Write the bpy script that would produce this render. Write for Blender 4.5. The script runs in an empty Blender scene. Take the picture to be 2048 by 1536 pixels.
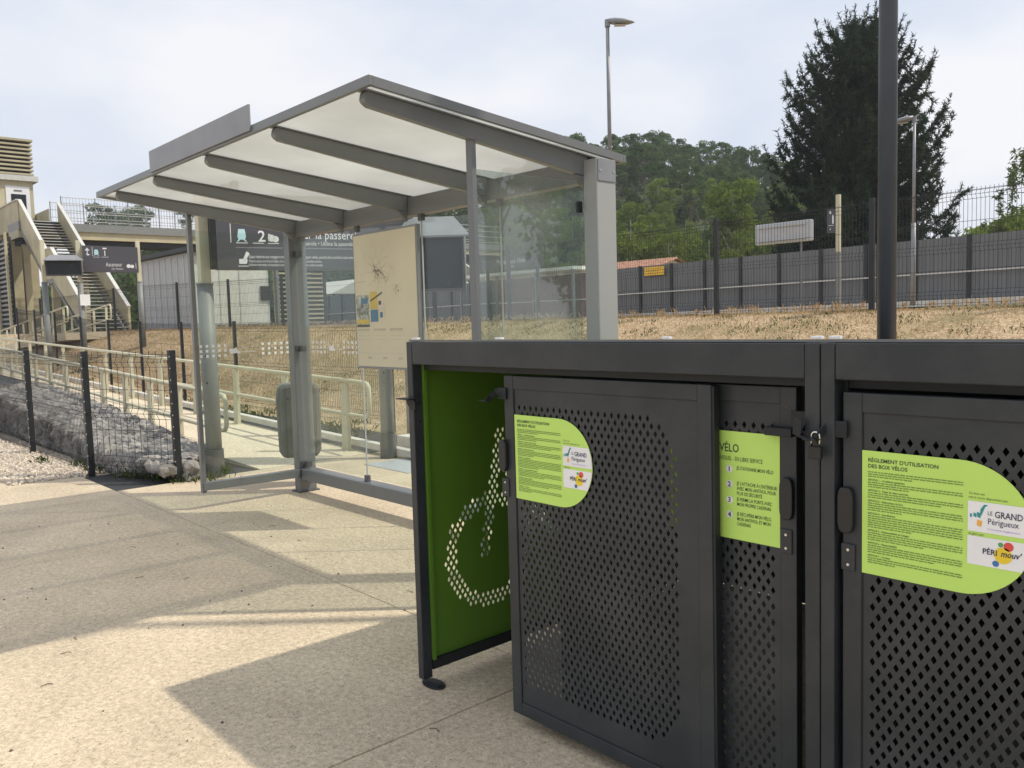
import bpy, bmesh, math, random
import numpy as np
from mathutils import Vector, Matrix
R = math.radians
random.seed(7)
scene = bpy.context.scene
col = scene.collection

# ------------------------------------------------------------ camera
CAM = Vector((0, 0, 1.45)); YAW, PIT, ROL, FPX = R(138.07), R(4.43), R(-1.644), 1680.8
fw = Vector((math.cos(YAW)*math.cos(PIT), math.sin(YAW)*math.cos(PIT), -math.sin(PIT)))
rt = Vector((math.sin(YAW), -math.cos(YAW), 0)); up = rt.cross(fw)
r2 = rt*math.cos(ROL) + up*math.sin(ROL); u2 = -rt*math.sin(ROL) + up*math.cos(ROL)
cd = bpy.data.cameras.new('camera'); cam = bpy.data.objects.new('camera', cd); col.objects.link(cam)
cam.matrix_world = Matrix(((r2.x, u2.x, -fw.x, 0), (r2.y, u2.y, -fw.y, 0), (r2.z, u2.z, -fw.z, CAM.z), (0, 0, 0, 1)))
cd.sensor_width = 36; cd.lens = FPX/2048*36; cd.clip_start = .05; cd.clip_end = 3000
scene.camera = cam
scene.view_settings.view_transform = 'Standard'; scene.view_settings.look = 'None'
scene.view_settings.exposure = 0.27; scene.view_settings.gamma = 1
# ------------------------------------------------------------ sky and sun
SAZ, SEL = R(47.5), R(52.8)
w = bpy.data.worlds.new('World'); scene.world = w; w.use_nodes = True
nt = w.node_tree; N = nt.nodes; L = nt.links
bg = N['Background']; bg.inputs[1].default_value = .1
sky = N.new('ShaderNodeTexSky'); sky.sky_type = 'NISHITA'; sky.sun_disc = False
sky.sun_elevation = SEL; sky.sun_rotation = R(90)-SAZ; sky.dust_density = 3
tc = N.new('ShaderNodeTexCoord'); mp = N.new('ShaderNodeMapping'); mp.inputs['Scale'].default_value = (1.2, 1.2, 2.8)
no = N.new('ShaderNodeTexNoise'); no.inputs['Scale'].default_value = 1.7; no.inputs['Detail'].default_value = 5; no.inputs['Roughness'].default_value = .5
cr = N.new('ShaderNodeValToRGB')
cr.color_ramp.elements[0].position = .38; cr.color_ramp.elements[0].color = (.64, .71, .84, 1)
cr.color_ramp.elements[1].position = .62; cr.color_ramp.elements[1].color = (.90, .905, .93, 1)
mul = N.new('ShaderNodeVectorMath'); mul.operation = 'SCALE'; mul.inputs['Scale'].default_value = 9.2
mx = N.new('ShaderNodeMix'); mx.data_type = 'RGBA'; mx.inputs['Factor'].default_value = .93
L.new(tc.outputs['Generated'], mp.inputs[0]); L.new(mp.outputs[0], no.inputs['Vector']); L.new(no.outputs['Fac'], cr.inputs[0])
L.new(cr.outputs[0], mul.inputs[0]); L.new(sky.outputs[0], mx.inputs['A']); L.new(mul.outputs[0], mx.inputs['B']); L.new(mx.outputs['Result'], bg.inputs[0])
sd = bpy.data.lights.new('sun', 'SUN'); sd.energy = 2.9; sd.angle = R(1.0); sd.color = (1, .92, .78)
so = bpy.data.objects.new('sun', sd); col.objects.link(so)
so.rotation_euler = Vector((-math.cos(SAZ)*math.cos(SEL), -math.sin(SAZ)*math.cos(SEL), -math.sin(SEL))).to_track_quat('-Z', 'Y').to_euler()

# ------------------------------------------------------------ materials
def newmat(name):
    m = bpy.data.materials.new(name); m.use_nodes = True
    return m, m.node_tree.nodes, m.node_tree.links, m.node_tree.nodes['Principled BSDF']
def mat(name, c, rough=.5, metal=0., var=.12, scale=6., bump=0., bscale=120., spec=.5, sheen=0):
    m, n, l, p = newmat(name)
    p.inputs['Roughness'].default_value = rough; p.inputs['Metallic'].default_value = metal; p.inputs['Specular IOR Level'].default_value = spec
    t = n.new('ShaderNodeTexCoord'); z = n.new('ShaderNodeTexNoise'); z.inputs['Scale'].default_value = scale; z.inputs['Detail'].default_value = 6
    l.new(t.outputs['Object'], z.inputs['Vector'])
    r = n.new('ShaderNodeValToRGB'); r.color_ramp.elements[0].position = .3; r.color_ramp.elements[1].position = .7
    r.color_ramp.elements[0].color = tuple(x*(1-var) for x in c)+(1,); r.color_ramp.elements[1].color = tuple(min(1, x*(1+var)) for x in c)+(1,)
    l.new(z.outputs['Fac'], r.inputs[0])
    oi = n.new('ShaderNodeObjectInfo'); om = n.new('ShaderNodeMapRange'); om.inputs['To Min'].default_value = .93; om.inputs['To Max'].default_value = 1.07; l.new(oi.outputs['Random'], om.inputs[0])
    ov = n.new('ShaderNodeVectorMath'); ov.operation = 'SCALE'; l.new(r.outputs[0], ov.inputs[0]); l.new(om.outputs[0], ov.inputs['Scale']); l.new(ov.outputs[0], p.inputs['Base Color'])
    rr = n.new('ShaderNodeMapRange'); rr.inputs['To Min'].default_value = max(.02, rough-.08); rr.inputs['To Max'].default_value = min(1, rough+.08)
    l.new(z.outputs['Fac'], rr.inputs[0]); l.new(rr.outputs[0], p.inputs['Roughness'])
    if bump:
        z2 = n.new('ShaderNodeTexNoise'); z2.inputs['Scale'].default_value = bscale; z2.inputs['Detail'].default_value = 4
        l.new(t.outputs['Object'], z2.inputs['Vector'])
        b = n.new('ShaderNodeBump'); b.inputs['Strength'].default_value = bump; b.inputs['Distance'].default_value = .004
        l.new(z2.outputs['Fac'], b.inputs['Height']); l.new(b.outputs[0], p.inputs['Normal'])
    return m
def paintmat(name, c, rough, spec=.4, dust=(.35, .32, .28), dmix=.12):
    """powder coat with dust blotches and fine grain"""
    m, n, l, p = newmat(name)
    t = n.new('ShaderNodeTexCoord')
    z = n.new('ShaderNodeTexNoise'); z.inputs['Scale'].default_value = 3.2; z.inputs['Detail'].default_value = 9; z.inputs['Roughness'].default_value = .7
    l.new(t.outputs['Object'], z.inputs['Vector'])
    mr = n.new('ShaderNodeMapRange'); mr.inputs['From Min'].default_value = .42; mr.inputs['From Max'].default_value = .75; mr.inputs['To Max'].default_value = dmix
    l.new(z.outputs['Fac'], mr.inputs[0])
    v = n.new('ShaderNodeTexVoronoi'); v.inputs['Scale'].default_value = 14; l.new(t.outputs['Object'], v.inputs['Vector'])
    vr = n.new('ShaderNodeMapRange'); vr.inputs['From Min'].default_value = .0; vr.inputs['From Max'].default_value = .035; vr.inputs['To Min'].default_value = .5; vr.inputs['To Max'].default_value = 0
    l.new(v.outputs['Distance'], vr.inputs[0])
    ad = n.new('ShaderNodeMath'); ad.operation = 'MAXIMUM'; l.new(mr.outputs[0], ad.inputs[0]); l.new(vr.outputs[0], ad.inputs[1])
    mi = n.new('ShaderNodeMix'); mi.data_type = 'RGBA'; mi.inputs['A'].default_value = c+(1,); mi.inputs['B'].default_value = dust+(1,)
    l.new(ad.outputs[0], mi.inputs['Factor']); l.new(mi.outputs['Result'], p.inputs['Base Color'])
    p.inputs['Roughness'].default_value = rough; p.inputs['Specular IOR Level'].default_value = spec
    z2 = n.new('ShaderNodeTexNoise'); z2.inputs['Scale'].default_value = 420; l.new(t.outputs['Object'], z2.inputs['Vector'])
    b = n.new('ShaderNodeBump'); b.inputs['Strength'].default_value = .18; b.inputs['Distance'].default_value = .001
    l.new(z2.outputs['Fac'], b.inputs['Height']); l.new(b.outputs[0], p.inputs['Normal'])
    return m
def concrete(name, c1, c2, speck, sc=1.):
    m, n, l, p = newmat(name); p.inputs['Roughness'].default_value = .85; p.inputs['Specular IOR Level'].default_value = .3
    g = n.new('ShaderNodeNewGeometry')
    a = n.new('ShaderNodeTexNoise'); a.inputs['Scale'].default_value = 1.3; a.inputs['Detail'].default_value = 8; a.inputs['Roughness'].default_value = .65
    l.new(g.outputs['Position'], a.inputs['Vector'])
    r = n.new('ShaderNodeValToRGB'); r.color_ramp.elements[0].position = .3; r.color_ramp.elements[1].position = .72
    r.color_ramp.elements[0].color = c1+(1,); r.color_ramp.elements[1].color = c2+(1,); l.new(a.outputs['Fac'], r.inputs[0])
    v = n.new('ShaderNodeTexVoronoi'); v.inputs['Scale'].default_value = 150*sc; l.new(g.outputs['Position'], v.inputs['Vector'])
    hsv = n.new('ShaderNodeSeparateColor'); l.new(v.outputs['Color'], hsv.inputs[0])
    st = n.new('ShaderNodeValToRGB'); e = st.color_ramp.elements; st.color_ramp.interpolation = 'CONSTANT'
    e[0].position = 0; e[0].color = speck+(1,); e[1].position = .08; e[1].color = (.62, .58, .52, 1)
    for pos, cc in ((.3, (1, .97, .92)), (.62, (.88, .84, .78)), (.86, (1.25, 1.22, 1.15))):
        x = e.new(pos); x.color = cc+(1,)
    l.new(hsv.outputs[0], st.inputs[0])
    mi = n.new('ShaderNodeMix'); mi.data_type = 'RGBA'; mi.blend_type = 'MULTIPLY'; mi.inputs['Factor'].default_value = .36
    l.new(r.outputs[0], mi.inputs['A']); l.new(st.outputs[0], mi.inputs['B'])
    f = n.new('ShaderNodeTexNoise'); f.inputs['Scale'].default_value = 38; f.inputs['Detail'].default_value = 5; l.new(g.outputs['Position'], f.inputs['Vector'])
    fr = n.new('ShaderNodeMapRange'); fr.inputs['From Min'].default_value = .3; fr.inputs['From Max'].default_value = .7; fr.inputs['To Min'].default_value = .8; fr.inputs['To Max'].default_value = 1.15
    l.new(f.outputs['Fac'], fr.inputs[0])
    w1 = n.new('ShaderNodeTexNoise'); w1.inputs['Scale'].default_value = .55; w1.inputs['Detail'].default_value = 9; w1.inputs['Roughness'].default_value = .72; w1.inputs['Distortion'].default_value = 1.2; l.new(g.outputs['Position'], w1.inputs['Vector'])
    w2 = n.new('ShaderNodeMapRange'); w2.inputs['From Min'].default_value = .50; w2.inputs['From Max'].default_value = .66; w2.inputs['To Min'].default_value = 1.0; w2.inputs['To Max'].default_value = .91; l.new(w1.outputs['Fac'], w2.inputs[0])
    w3 = n.new('ShaderNodeMath'); w3.operation = 'MULTIPLY'; l.new(fr.outputs[0], w3.inputs[0]); l.new(w2.outputs[0], w3.inputs[1]); fr = w3
    pv = n.new('ShaderNodeTexVoronoi'); pv.inputs['Scale'].default_value = 34; pv.inputs['Randomness'].default_value = 1; l.new(g.outputs['Position'], pv.inputs['Vector'])
    ps_ = n.new('ShaderNodeSeparateColor'); l.new(pv.outputs['Color'], ps_.inputs[0]); pt = n.new('ShaderNodeMath'); pt.operation = 'MULTIPLY'; pt.inputs[1].default_value = .17; l.new(ps_.outputs[0], pt.inputs[0])
    pc = n.new('ShaderNodeMath'); pc.operation = 'LESS_THAN'; l.new(pv.outputs['Distance'], pc.inputs[0]); l.new(pt.outputs[0], pc.inputs[1])
    pd = n.new('ShaderNodeMath'); pd.operation = 'MULTIPLY_ADD'; pd.inputs[1].default_value = -.42; pd.inputs[2].default_value = 1; l.new(pc.outputs[0], pd.inputs[0])
    w4 = n.new('ShaderNodeMath'); w4.operation = 'MULTIPLY'; l.new(fr.outputs[0], w4.inputs[0]); l.new(pd.outputs[0], w4.inputs[1]); fr = w4
    m2 = n.new('ShaderNodeVectorMath'); m2.operation = 'SCALE'; l.new(mi.outputs['Result'], m2.inputs[0]); l.new(fr.outputs[0], m2.inputs['Scale'])
    l.new(m2.outputs[0], p.inputs['Base Color'])
    b = n.new('ShaderNodeBump'); b.inputs['Strength'].default_value = .35; b.inputs['Distance'].default_value = .003
    l.new(v.outputs['Distance'], b.inputs['Height']); l.new(b.outputs[0], p.inputs['Normal'])
    return m
def leafmat(name, c1, c2, tr=.35, obj=True):
    m, n, l, p = newmat(name)
    g = n.new('ShaderNodeNewGeometry'); z = n.new('ShaderNodeTexNoise'); z.inputs['Scale'].default_value = .9; z.inputs['Detail'].default_value = 6
    l.new(g.outputs['Position'], z.inputs['Vector'])
    oi = n.new('ShaderNodeObjectInfo'); ma = n.new('ShaderNodeMath'); ma.operation = 'MULTIPLY_ADD'; ma.inputs[1].default_value = .5 if obj else 0; l.new(oi.outputs['Random'], ma.inputs[0])
    sc = n.new('ShaderNodeMath'); sc.operation = 'MULTIPLY_ADD'; sc.inputs[1].default_value = 1.2; sc.inputs[2].default_value = -.35; l.new(z.outputs['Fac'], sc.inputs[0]); l.new(sc.outputs[0], ma.inputs[2])
    mi = n.new('ShaderNodeMix'); mi.data_type = 'RGBA'; mi.inputs['A'].default_value = c1+(1,); mi.inputs['B'].default_value = c2+(1,); l.new(ma.outputs[0], mi.inputs['Factor'])
    d = n.new('ShaderNodeBsdfDiffuse'); t = n.new('ShaderNodeBsdfTranslucent'); ms = n.new('ShaderNodeMixShader'); ms.inputs[0].default_value = tr
    l.new(mi.outputs['Result'], d.inputs[0]); l.new(mi.outputs['Result'], t.inputs[0]); l.new(d.outputs[0], ms.inputs[1]); l.new(t.outputs[0], ms.inputs[2])
    l.new(ms.outputs[0], n['Material Output'].inputs[0]); return m
def glassmat(name, refl=1.0, dirt=.05, tint=(.93, .97, .95)):
    m, n, l, p = newmat(name)
    tr = n.new('ShaderNodeBsdfTransparent'); tr.inputs[0].default_value = tint+(1,)
    gl = n.new('ShaderNodeBsdfGlossy'); gl.inputs['Roughness'].default_value = .01
    fr = n.new('ShaderNodeLayerWeight'); fr.inputs[0].default_value = .5
    pw = n.new('ShaderNodeMath'); pw.operation = 'POWER'; pw.inputs[1].default_value = 4; l.new(fr.outputs['Facing'], pw.inputs[0])
    mu = n.new('ShaderNodeMath'); mu.operation = 'MULTIPLY_ADD'; mu.inputs[1].default_value = .9; mu.inputs[2].default_value = .045*refl; mu.use_clamp = True; l.new(pw.outputs[0], mu.inputs[0])
    a = n.new('ShaderNodeMixShader'); l.new(mu.outputs[0], a.inputs[0]); l.new(tr.outputs[0], a.inputs[1]); l.new(gl.outputs[0], a.inputs[2])
    di = n.new('ShaderNodeBsdfDiffuse'); di.inputs[0].default_value = (.6, .6, .56, 1)
    g = n.new('ShaderNodeNewGeometry'); z = n.new('ShaderNodeTexNoise'); z.inputs['Scale'].default_value = 2.5; z.inputs['Detail'].default_value = 8; l.new(g.outputs['Position'], z.inputs['Vector'])
    mr = n.new('ShaderNodeMapRange'); mr.inputs['From Min'].default_value = .35; mr.inputs['From Max'].default_value = .75; mr.inputs['To Min'].default_value = dirt*.4; mr.inputs['To Max'].default_value = dirt*2
    l.new(z.outputs['Fac'], mr.inputs[0])
    b = n.new('ShaderNodeMixShader'); l.new(mr.outputs[0], b.inputs[0]); l.new(a.outputs[0], b.inputs[1]); l.new(di.outputs[0], b.inputs[2])
    l.new(b.outputs[0], n['Material Output'].inputs[0]); return m

M = {}
M['anth'] = paintmat('anthracite_powder_coat', (.026, .031, .036), .42, .38, dust=(.30, .30, .30), dmix=.10)
M['anth2'] = paintmat('anthracite_post', (.017, .020, .024), .5, .3, dmix=.03)
M['pole'] = paintmat('blue_grey_pole_coat', (.040, .047, .058), .4, .5, dmix=.05)
M['black'] = mat('black_plastic', (.012, .013, .016), .45)
M['dark_steel'] = mat('fence_green_grey_coat', (.016, .019, .023), .5)
M['green'] = mat('green_panel_coat', (.10, .22, .02), .45, var=.06, scale=2)
M['lime'] = mat('lime_sticker_film', (.50, .74, .15), .5, var=.03, scale=3)
M['ink'] = mat('sticker_ink', (.06, .09, .05), .6)
M['ink2'] = mat('sticker_small_print_ink', (.15, .25, .06), .6)
M['white'] = mat('white_print', (.8, .8, .82), .5, var=.03)
M['red'] = mat('red_print', (.75, .08, .06), .5); M['yellow'] = mat('yellow_print', (.85, .62, .03), .5)
M['blue'] = mat('blue_print', (.05, .18, .45), .5); M['teal'] = mat('teal_print', (.02, .28, .28), .5); M['grn'] = mat('green_print', (.1, .38, .12), .5)
M['orange'] = mat('orange_print', (.9, .45, .08), .5); M['navy'] = mat('navy_print', (.04, .045, .09), .5); M['violet'] = mat('violet_print', (.35, .2, .6), .5)
M['chrome'] = mat('padlock_steel', (.75, .74, .7), .22, metal=1, var=.05); M['screw'] = mat('screw_zinc', (.7, .7, .68), .35, metal=.8)
M['grey'] = paintmat('shelter_grey_paint', (.150, .160, .168), .34, .55, dust=(.30, .30, .28), dmix=.10)
M['greypost'] = paintmat('pale_grey_post_paint', (.34, .35, .345), .38, .5, dust=(.4, .39, .36), dmix=.10)
M['grey_d'] = mat('grey_clamp', (.09, .095, .1), .45)
M['roofpan'], n, l, p = newmat('milky_roof_panel')
_t = n.new('ShaderNodeTexCoord'); _z = n.new('ShaderNodeTexNoise'); _z.inputs['Scale'].default_value = 1.4; _z.inputs['Detail'].default_value = 7
l.new(_t.outputs['Object'], _z.inputs['Vector']); _r = n.new('ShaderNodeValToRGB'); _r.color_ramp.elements[0].position = .35; _r.color_ramp.elements[1].position = .7
_r.color_ramp.elements[0].color = (.62, .62, .59, 1); _r.color_ramp.elements[1].color = (.82, .82, .80, 1); l.new(_z.outputs['Fac'], _r.inputs[0])
_a = n.new('ShaderNodeBsdfTranslucent'); _b = n.new('ShaderNodeBsdfDiffuse'); l.new(_r.outputs[0], _a.inputs[0]); l.new(_r.outputs[0], _b.inputs[0])
_m = n.new('ShaderNodeMixShader'); _m.inputs[0].default_value = .5; l.new(_a.outputs[0], _m.inputs[1]); l.new(_b.outputs[0], _m.inputs[2])
_tp = n.new('ShaderNodeBsdfTransparent'); _tp.inputs[0].default_value = (.93, .93, .90, 1); _m3 = n.new('ShaderNodeMixShader'); _m3.inputs[0].default_value = .42; l.new(_m.outputs[0], _m3.inputs[1]); l.new(_tp.outputs[0], _m3.inputs[2]); _m = _m3
_g = n.new('ShaderNodeBsdfGlossy'); _g.inputs['Roughness'].default_value = .12; _m2 = n.new('ShaderNodeMixShader'); _m2.inputs[0].default_value = .06
l.new(_m.outputs[0], _m2.inputs[1]); l.new(_g.outputs[0], _m2.inputs[2]); l.new(_m2.outputs[0], n['Material Output'].inputs[0])
M['glass'] = glassmat('shelter_glass', .7, .014); M['glass_r'] = glassmat('shelter_side_glass', 1.6, .07, (.84, .89, .87))
M['cream'] = mat('cream_paint', (.56, .53, .39), .5, var=.08, scale=3); M['stair'] = mat('stair_cream_panels', (.44, .40, .27), .6, var=.16, scale=1.2)
M['floor'] = mat('forest_floor', (.05, .07, .028), .95, var=.5, scale=.3)
M['sand'] = mat('faded_map_paper', (.60, .56, .41), .45, var=.10, scale=1.5); M['mapink'] = mat('faded_map_ink', (.47, .43, .33), .6); M['mapyellow'] = mat('faded_yellow_print', (.62, .48, .12), .5); M['mapblue'] = mat('faded_blue_print', (.10, .22, .34), .5); M['mapdark'] = mat('map_dark_ink', (.13, .12, .1), .6)
M['poster'] = mat('poster_photo_print', (.35, .38, .33), .5, var=.7, scale=28)
M['signgrey'] = mat('station_sign_grey', (.075, .075, .088), .45, var=.04); M['icy'] = mat('sign_ice_blue', (.5, .75, .82), .5, var=.03)
M['postgrey'] = mat('galvanised_grey_column', (.20, .21, .205), .5, var=.1); M['sleeve'] = mat('dark_column_sleeve', (.10, .10, .10), .5)
M['hood'] = mat('light_grey_hood', (.22, .225, .235), .5); M['screen'] = mat('dark_display_glass', (.02, .024, .028), .25, spec=.3)
M['lampgrey'] = mat('lamp_grey', (.22, .23, .25), .4)
M['wallgrey'] = mat('grey_barrier_panels', (.14, .15, .16), .6, var=.10, scale=.7); M['whitec'] = mat('white_concrete', (.62, .60, .55), .8, bump=.4)
M['kiosk'] = mat('kiosk_grey_cladding', (.42, .44, .46), .55, var=.06); M['kioskw'] = mat('kiosk_pale_front', (.55, .55, .52), .6, var=.08)
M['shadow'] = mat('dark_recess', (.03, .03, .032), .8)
M['tile'] = mat('terracotta_tiles', (.36, .19, .125), .85, var=.6, scale=5); M['render'] = mat('pale_house_render', (.65, .60, .5), .9)
M['net'] = mat('grey_stone_top', (.07, .07, .072), .9, var=.8, scale=9, bump=.6, bscale=30)
M['stone'] = mat('white_grey_limestone', (.25, .235, .215), .85, var=.7, scale=5, bump=.6, bscale=60)
M['pebble'] = mat('cream_pebbles', (.62, .54, .44), .85, var=.4, scale=25)
M['bark'] = mat('bark', (.13, .10, .075), .9, var=.3, bump=.5, bscale=20); M['barkw'] = mat('pale_bark', (.36, .33, .28), .9, var=.3)
M['spruce'] = leafmat('spruce_needles', (.032, .050, .032), (.070, .100, .052), .3, False)
M['pine'] = leafmat('pine_foliage', (.070, .112, .040), (.145, .205, .075), .4)
M['leaf'] = leafmat('broadleaf_foliage', (.095, .140, .030), (.25, .32, .07), .45)
M['leafd'] = leafmat('dark_broadleaf_foliage', (.04, .065, .022), (.11, .145, .05), .35)
M['straw'] = leafmat('dry_grass_blades', (.40, .27, .15), (.76, .62, .40), .3, False); M['weed'] = leafmat('green_weed_leaves', (.05, .08, .02), (.14, .18, .06), .35, False)
M['concrete'] = concrete('exposed_aggregate_concrete', (.53, .445, .33), (.70, .595, .445), (.20, .16, .12))
M['path'] = concrete('pale_ramp_concrete', (.62, .54, .41), (.74, .66, .51), (.4, .36, .3), .8)
m, n, l, p = newmat('dry_grass_ground'); M['soil'] = m; p.inputs['Roughness'].default_value = .95
g = n.new('ShaderNodeNewGeometry'); z = n.new('ShaderNodeTexNoise'); z.inputs['Scale'].default_value = 1.1; z.inputs['Detail'].default_value = 10; z.inputs['Roughness'].default_value = .75
l.new(g.outputs['Position'], z.inputs['Vector']); r = n.new('ShaderNodeValToRGB'); e = r.color_ramp.elements
e[0].position = .3; e[0].color = (.16, .16, .07, 1); e[1].position = .72; e[1].color = (.62, .49, .31, 1)
for pos, cc in ((.42, (.36, .28, .15)), (.55, (.52, .38, .23))):
    x = e.new(pos); x.color = cc+(1,)
l.new(z.outputs['Fac'], r.inputs[0])
z2 = n.new('ShaderNodeTexNoise'); z2.inputs['Scale'].default_value = 28; z2.inputs['Detail'].default_value = 6; l.new(g.outputs['Position'], z2.inputs['Vector'])
mr = n.new('ShaderNodeMapRange'); mr.inputs['From Min'].default_value = .3; mr.inputs['From Max'].default_value = .7; mr.inputs['To Min'].default_value = .6; mr.inputs['To Max'].default_value = 1.25; l.new(z2.outputs['Fac'], mr.inputs[0])
vm = n.new('ShaderNodeVectorMath'); vm.operation = 'SCALE'; l.new(r.outputs[0], vm.inputs[0]); l.new(mr.outputs[0], vm.inputs['Scale']); l.new(vm.outputs[0], p.inputs['Base Color'])
b = n.new('ShaderNodeBump'); b.inputs['Strength'].default_value = .8; b.inputs['Distance'].default_value = .05; l.new(z2.outputs['Fac'], b.inputs['Height']); l.new(b.outputs[0], p.inputs['Normal'])

# ------------------------------------------------------------ helpers
ORG = {}
def org(o): return ORG.get(o.name, Vector((0, 0, 0)))
def tag(o, label=None, cat=None, group=None, kind=None):
    if label: o['label'] = label
    if cat: o['category'] = cat
    if group: o['group'] = group
    if kind: o['kind'] = kind
    return o
def thing(name, loc, label, cat, group=None):
    o = bpy.data.objects.new(name, None); o.empty_display_size = .1; col.objects.link(o); o.location = loc; ORG[o.name] = Vector(loc)
    return tag(o, label, cat, group)
def copy_tree(o, parent=None):
    c = o.copy(); col.objects.link(c)
    if parent: c.parent = parent
    for ch in list(o.children): copy_tree(ch, c)
    return c
class MB:
    def __init__(s): s.v = []; s.f = []
    def add(s, vs, fs):
        b = len(s.v); s.v += [tuple(v) for v in vs]; s.f += [tuple(i+b for i in f) for f in fs]; return s
    def box(s, x0, y0, z0, x1, y1, z1):
        return s.add([(x0, y0, z0), (x1, y0, z0), (x1, y1, z0), (x0, y1, z0), (x0, y0, z1), (x1, y0, z1), (x1, y1, z1), (x0, y1, z1)],
                     [(0, 3, 2, 1), (4, 5, 6, 7), (0, 1, 5, 4), (1, 2, 6, 5), (2, 3, 7, 6), (3, 0, 4, 7)])
    def bar(s, p, q, w, h, upv=(0, 0, 1)):
        p = Vector(p); q = Vector(q); d = (q-p).normalized(); u = Vector(upv)
        if abs(d.dot(u)) > .98: u = Vector((0, 1, 0))
        a = d.cross(u).normalized()*w/2; b = a.cross(d).normalized()*h/2
        vs = [p-a-b, p+a-b, p+a+b, p-a+b, q-a-b, q+a-b, q+a+b, q-a+b]
        return s.add(vs, [(3, 2, 1, 0), (4, 5, 6, 7), (0, 1, 5, 4), (1, 2, 6, 5), (2, 3, 7, 6), (3, 0, 4, 7)])
    def tube(s, pts, r, n=8, r1=None, cap=True):
        pts = [Vector(p) for p in pts]; k = len(pts); b = len(s.v); prev = None
        for i, p in enumerate(pts):
            d = (pts[min(i+1, k-1)]-pts[max(i-1, 0)]).normalized()
            if prev is None:
                prev = d.orthogonal().normalized()
            a = (prev-d*prev.dot(d)).normalized(); prev = a; c = d.cross(a)
            rr = r if r1 is None else r+(r1-r)*i/(k-1)
            for j in range(n):
                t = 2*math.pi*j/n; s.v.append(tuple(p+a*math.cos(t)*rr+c*math.sin(t)*rr))
        for i in range(k-1):
            for j in range(n):
                s.f.append((b+i*n+j, b+i*n+(j+1) % n, b+(i+1)*n+(j+1) % n, b+(i+1)*n+j))
        if cap: s.f.append(tuple(b+j for j in range(n))[::-1]); s.f.append(tuple(b+(k-1)*n+j for j in range(n)))
        return s
    def prism(s, pts, fn, d0, d1):
        """polygon pts (u,v) placed by fn(u,v,d) between depths d0,d1"""
        n = len(pts); vs = [fn(u, v, d0) for u, v in pts]+[fn(u, v, d1) for u, v in pts]
        return s.add(vs, [tuple(range(n))[::-1], tuple(range(n, 2*n))]+[(i, (i+1) % n, n+(i+1) % n, n+i) for i in range(n)])
    def build(s, name, m, parent=None, loc=None, smooth=False, bevel=0, solid=0):
        me = bpy.data.meshes.new(name); o = bpy.data.objects.new(name, me)
        off = Vector(loc) if loc is not None else (org(parent) if parent else Vector((0, 0, 0)))
        me.from_pydata([(x-off.x, y-off.y, z-off.z) for x, y, z in s.v], [], s.f); me.update()
        for mm in (m if isinstance(m, (list, tuple)) else [m]): me.materials.append(mm)
        if smooth: me.polygons.foreach_set('use_smooth', [True]*len(me.polygons))
        col.objects.link(o); ORG[o.name] = off
        if parent: o.parent = parent
        elif loc is not None: o.location = off
        if bevel:
            md = o.modifiers.new('bevel', 'BEVEL'); md.width = bevel; md.segments = 2; md.limit_method = 'ANGLE'; md.angle_limit = R(40); md.harden_normals = False
        if solid:
            md = o.modifiers.new('solid', 'SOLIDIFY'); md.thickness = solid; md.offset = 0
        return o
def text_into(mb, s, size, fn, align='LEFT', bold=0., squeeze=1.):
    cu = bpy.data.curves.new('t', 'FONT'); cu.body = s; cu.size = size; cu.align_x = align; cu.resolution_u = 2; cu.offset = bold
    o = bpy.data.objects.new('t', cu); me = bpy.data.meshes.new_from_object(o)
    mb.add([fn(v.co.x*squeeze, v.co.y) for v in me.vertices], [tuple(p.vertices) for p in me.polygons])
    bpy.data.objects.remove(o); bpy.data.curves.remove(cu); bpy.data.meshes.remove(me)
def disc(mb, cu_, cv, r, fn, n=20, r0=0):
    vs = [fn(cu_+r*math.cos(2*math.pi*i/n), cv+r*math.sin(2*math.pi*i/n)) for i in range(n)]
    mb.add(vs, [tuple(range(n))])
def rect(mb, u0, v0, u1, v1, fn): mb.add([fn(u0, v0), fn(u1, v0), fn(u1, v1), fn(u0, v1)], [(0, 1, 2, 3)])
def perf(w_, h_, hp, vp, hw, hh, test, fn):
    nu = round(2*w_/hp); nv = round(2*h_/vp); a = w_/nu; b = h_/nv; mb = MB(); idx = {}
    def vid(i, j):
        i = min(max(i, 0), nu); j = min(max(j, 0), nv)
        if (i, j) not in idx: idx[(i, j)] = len(mb.v); mb.v.append(tuple(fn(i*a, j*b)))
        return idx[(i, j)]
    for i in range(nu+1):
        for j in range(nv+1):
            if (i+j) % 2: continue
            o = [vid(i+1, j), vid(i, j+1), vid(i-1, j), vid(i, j-1)]
            if 0 < i < nu and 0 < j < nv and test(i*a, j*b):
                k = len(mb.v); u, v = i*a, j*b
                mb.v += [tuple(fn(u+hw, v)), tuple(fn(u, v+hh)), tuple(fn(u-hw, v)), tuple(fn(u, v-hh))]
                for q in range(4): mb.f.append((o[q], o[(q+1) % 4], k+(q+1) % 4, k+q))
            else:
                oo = list(dict.fromkeys(o))
                if len(oo) > 2: mb.f.append(tuple(oo))
    return mb
def sm(a, b, x): t = min(max((x-a)/(b-a), 0), 1); return t*t*(3-2*t)
def interp(x, xs, ys):
    return float(np.interp(x, xs, ys))

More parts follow.
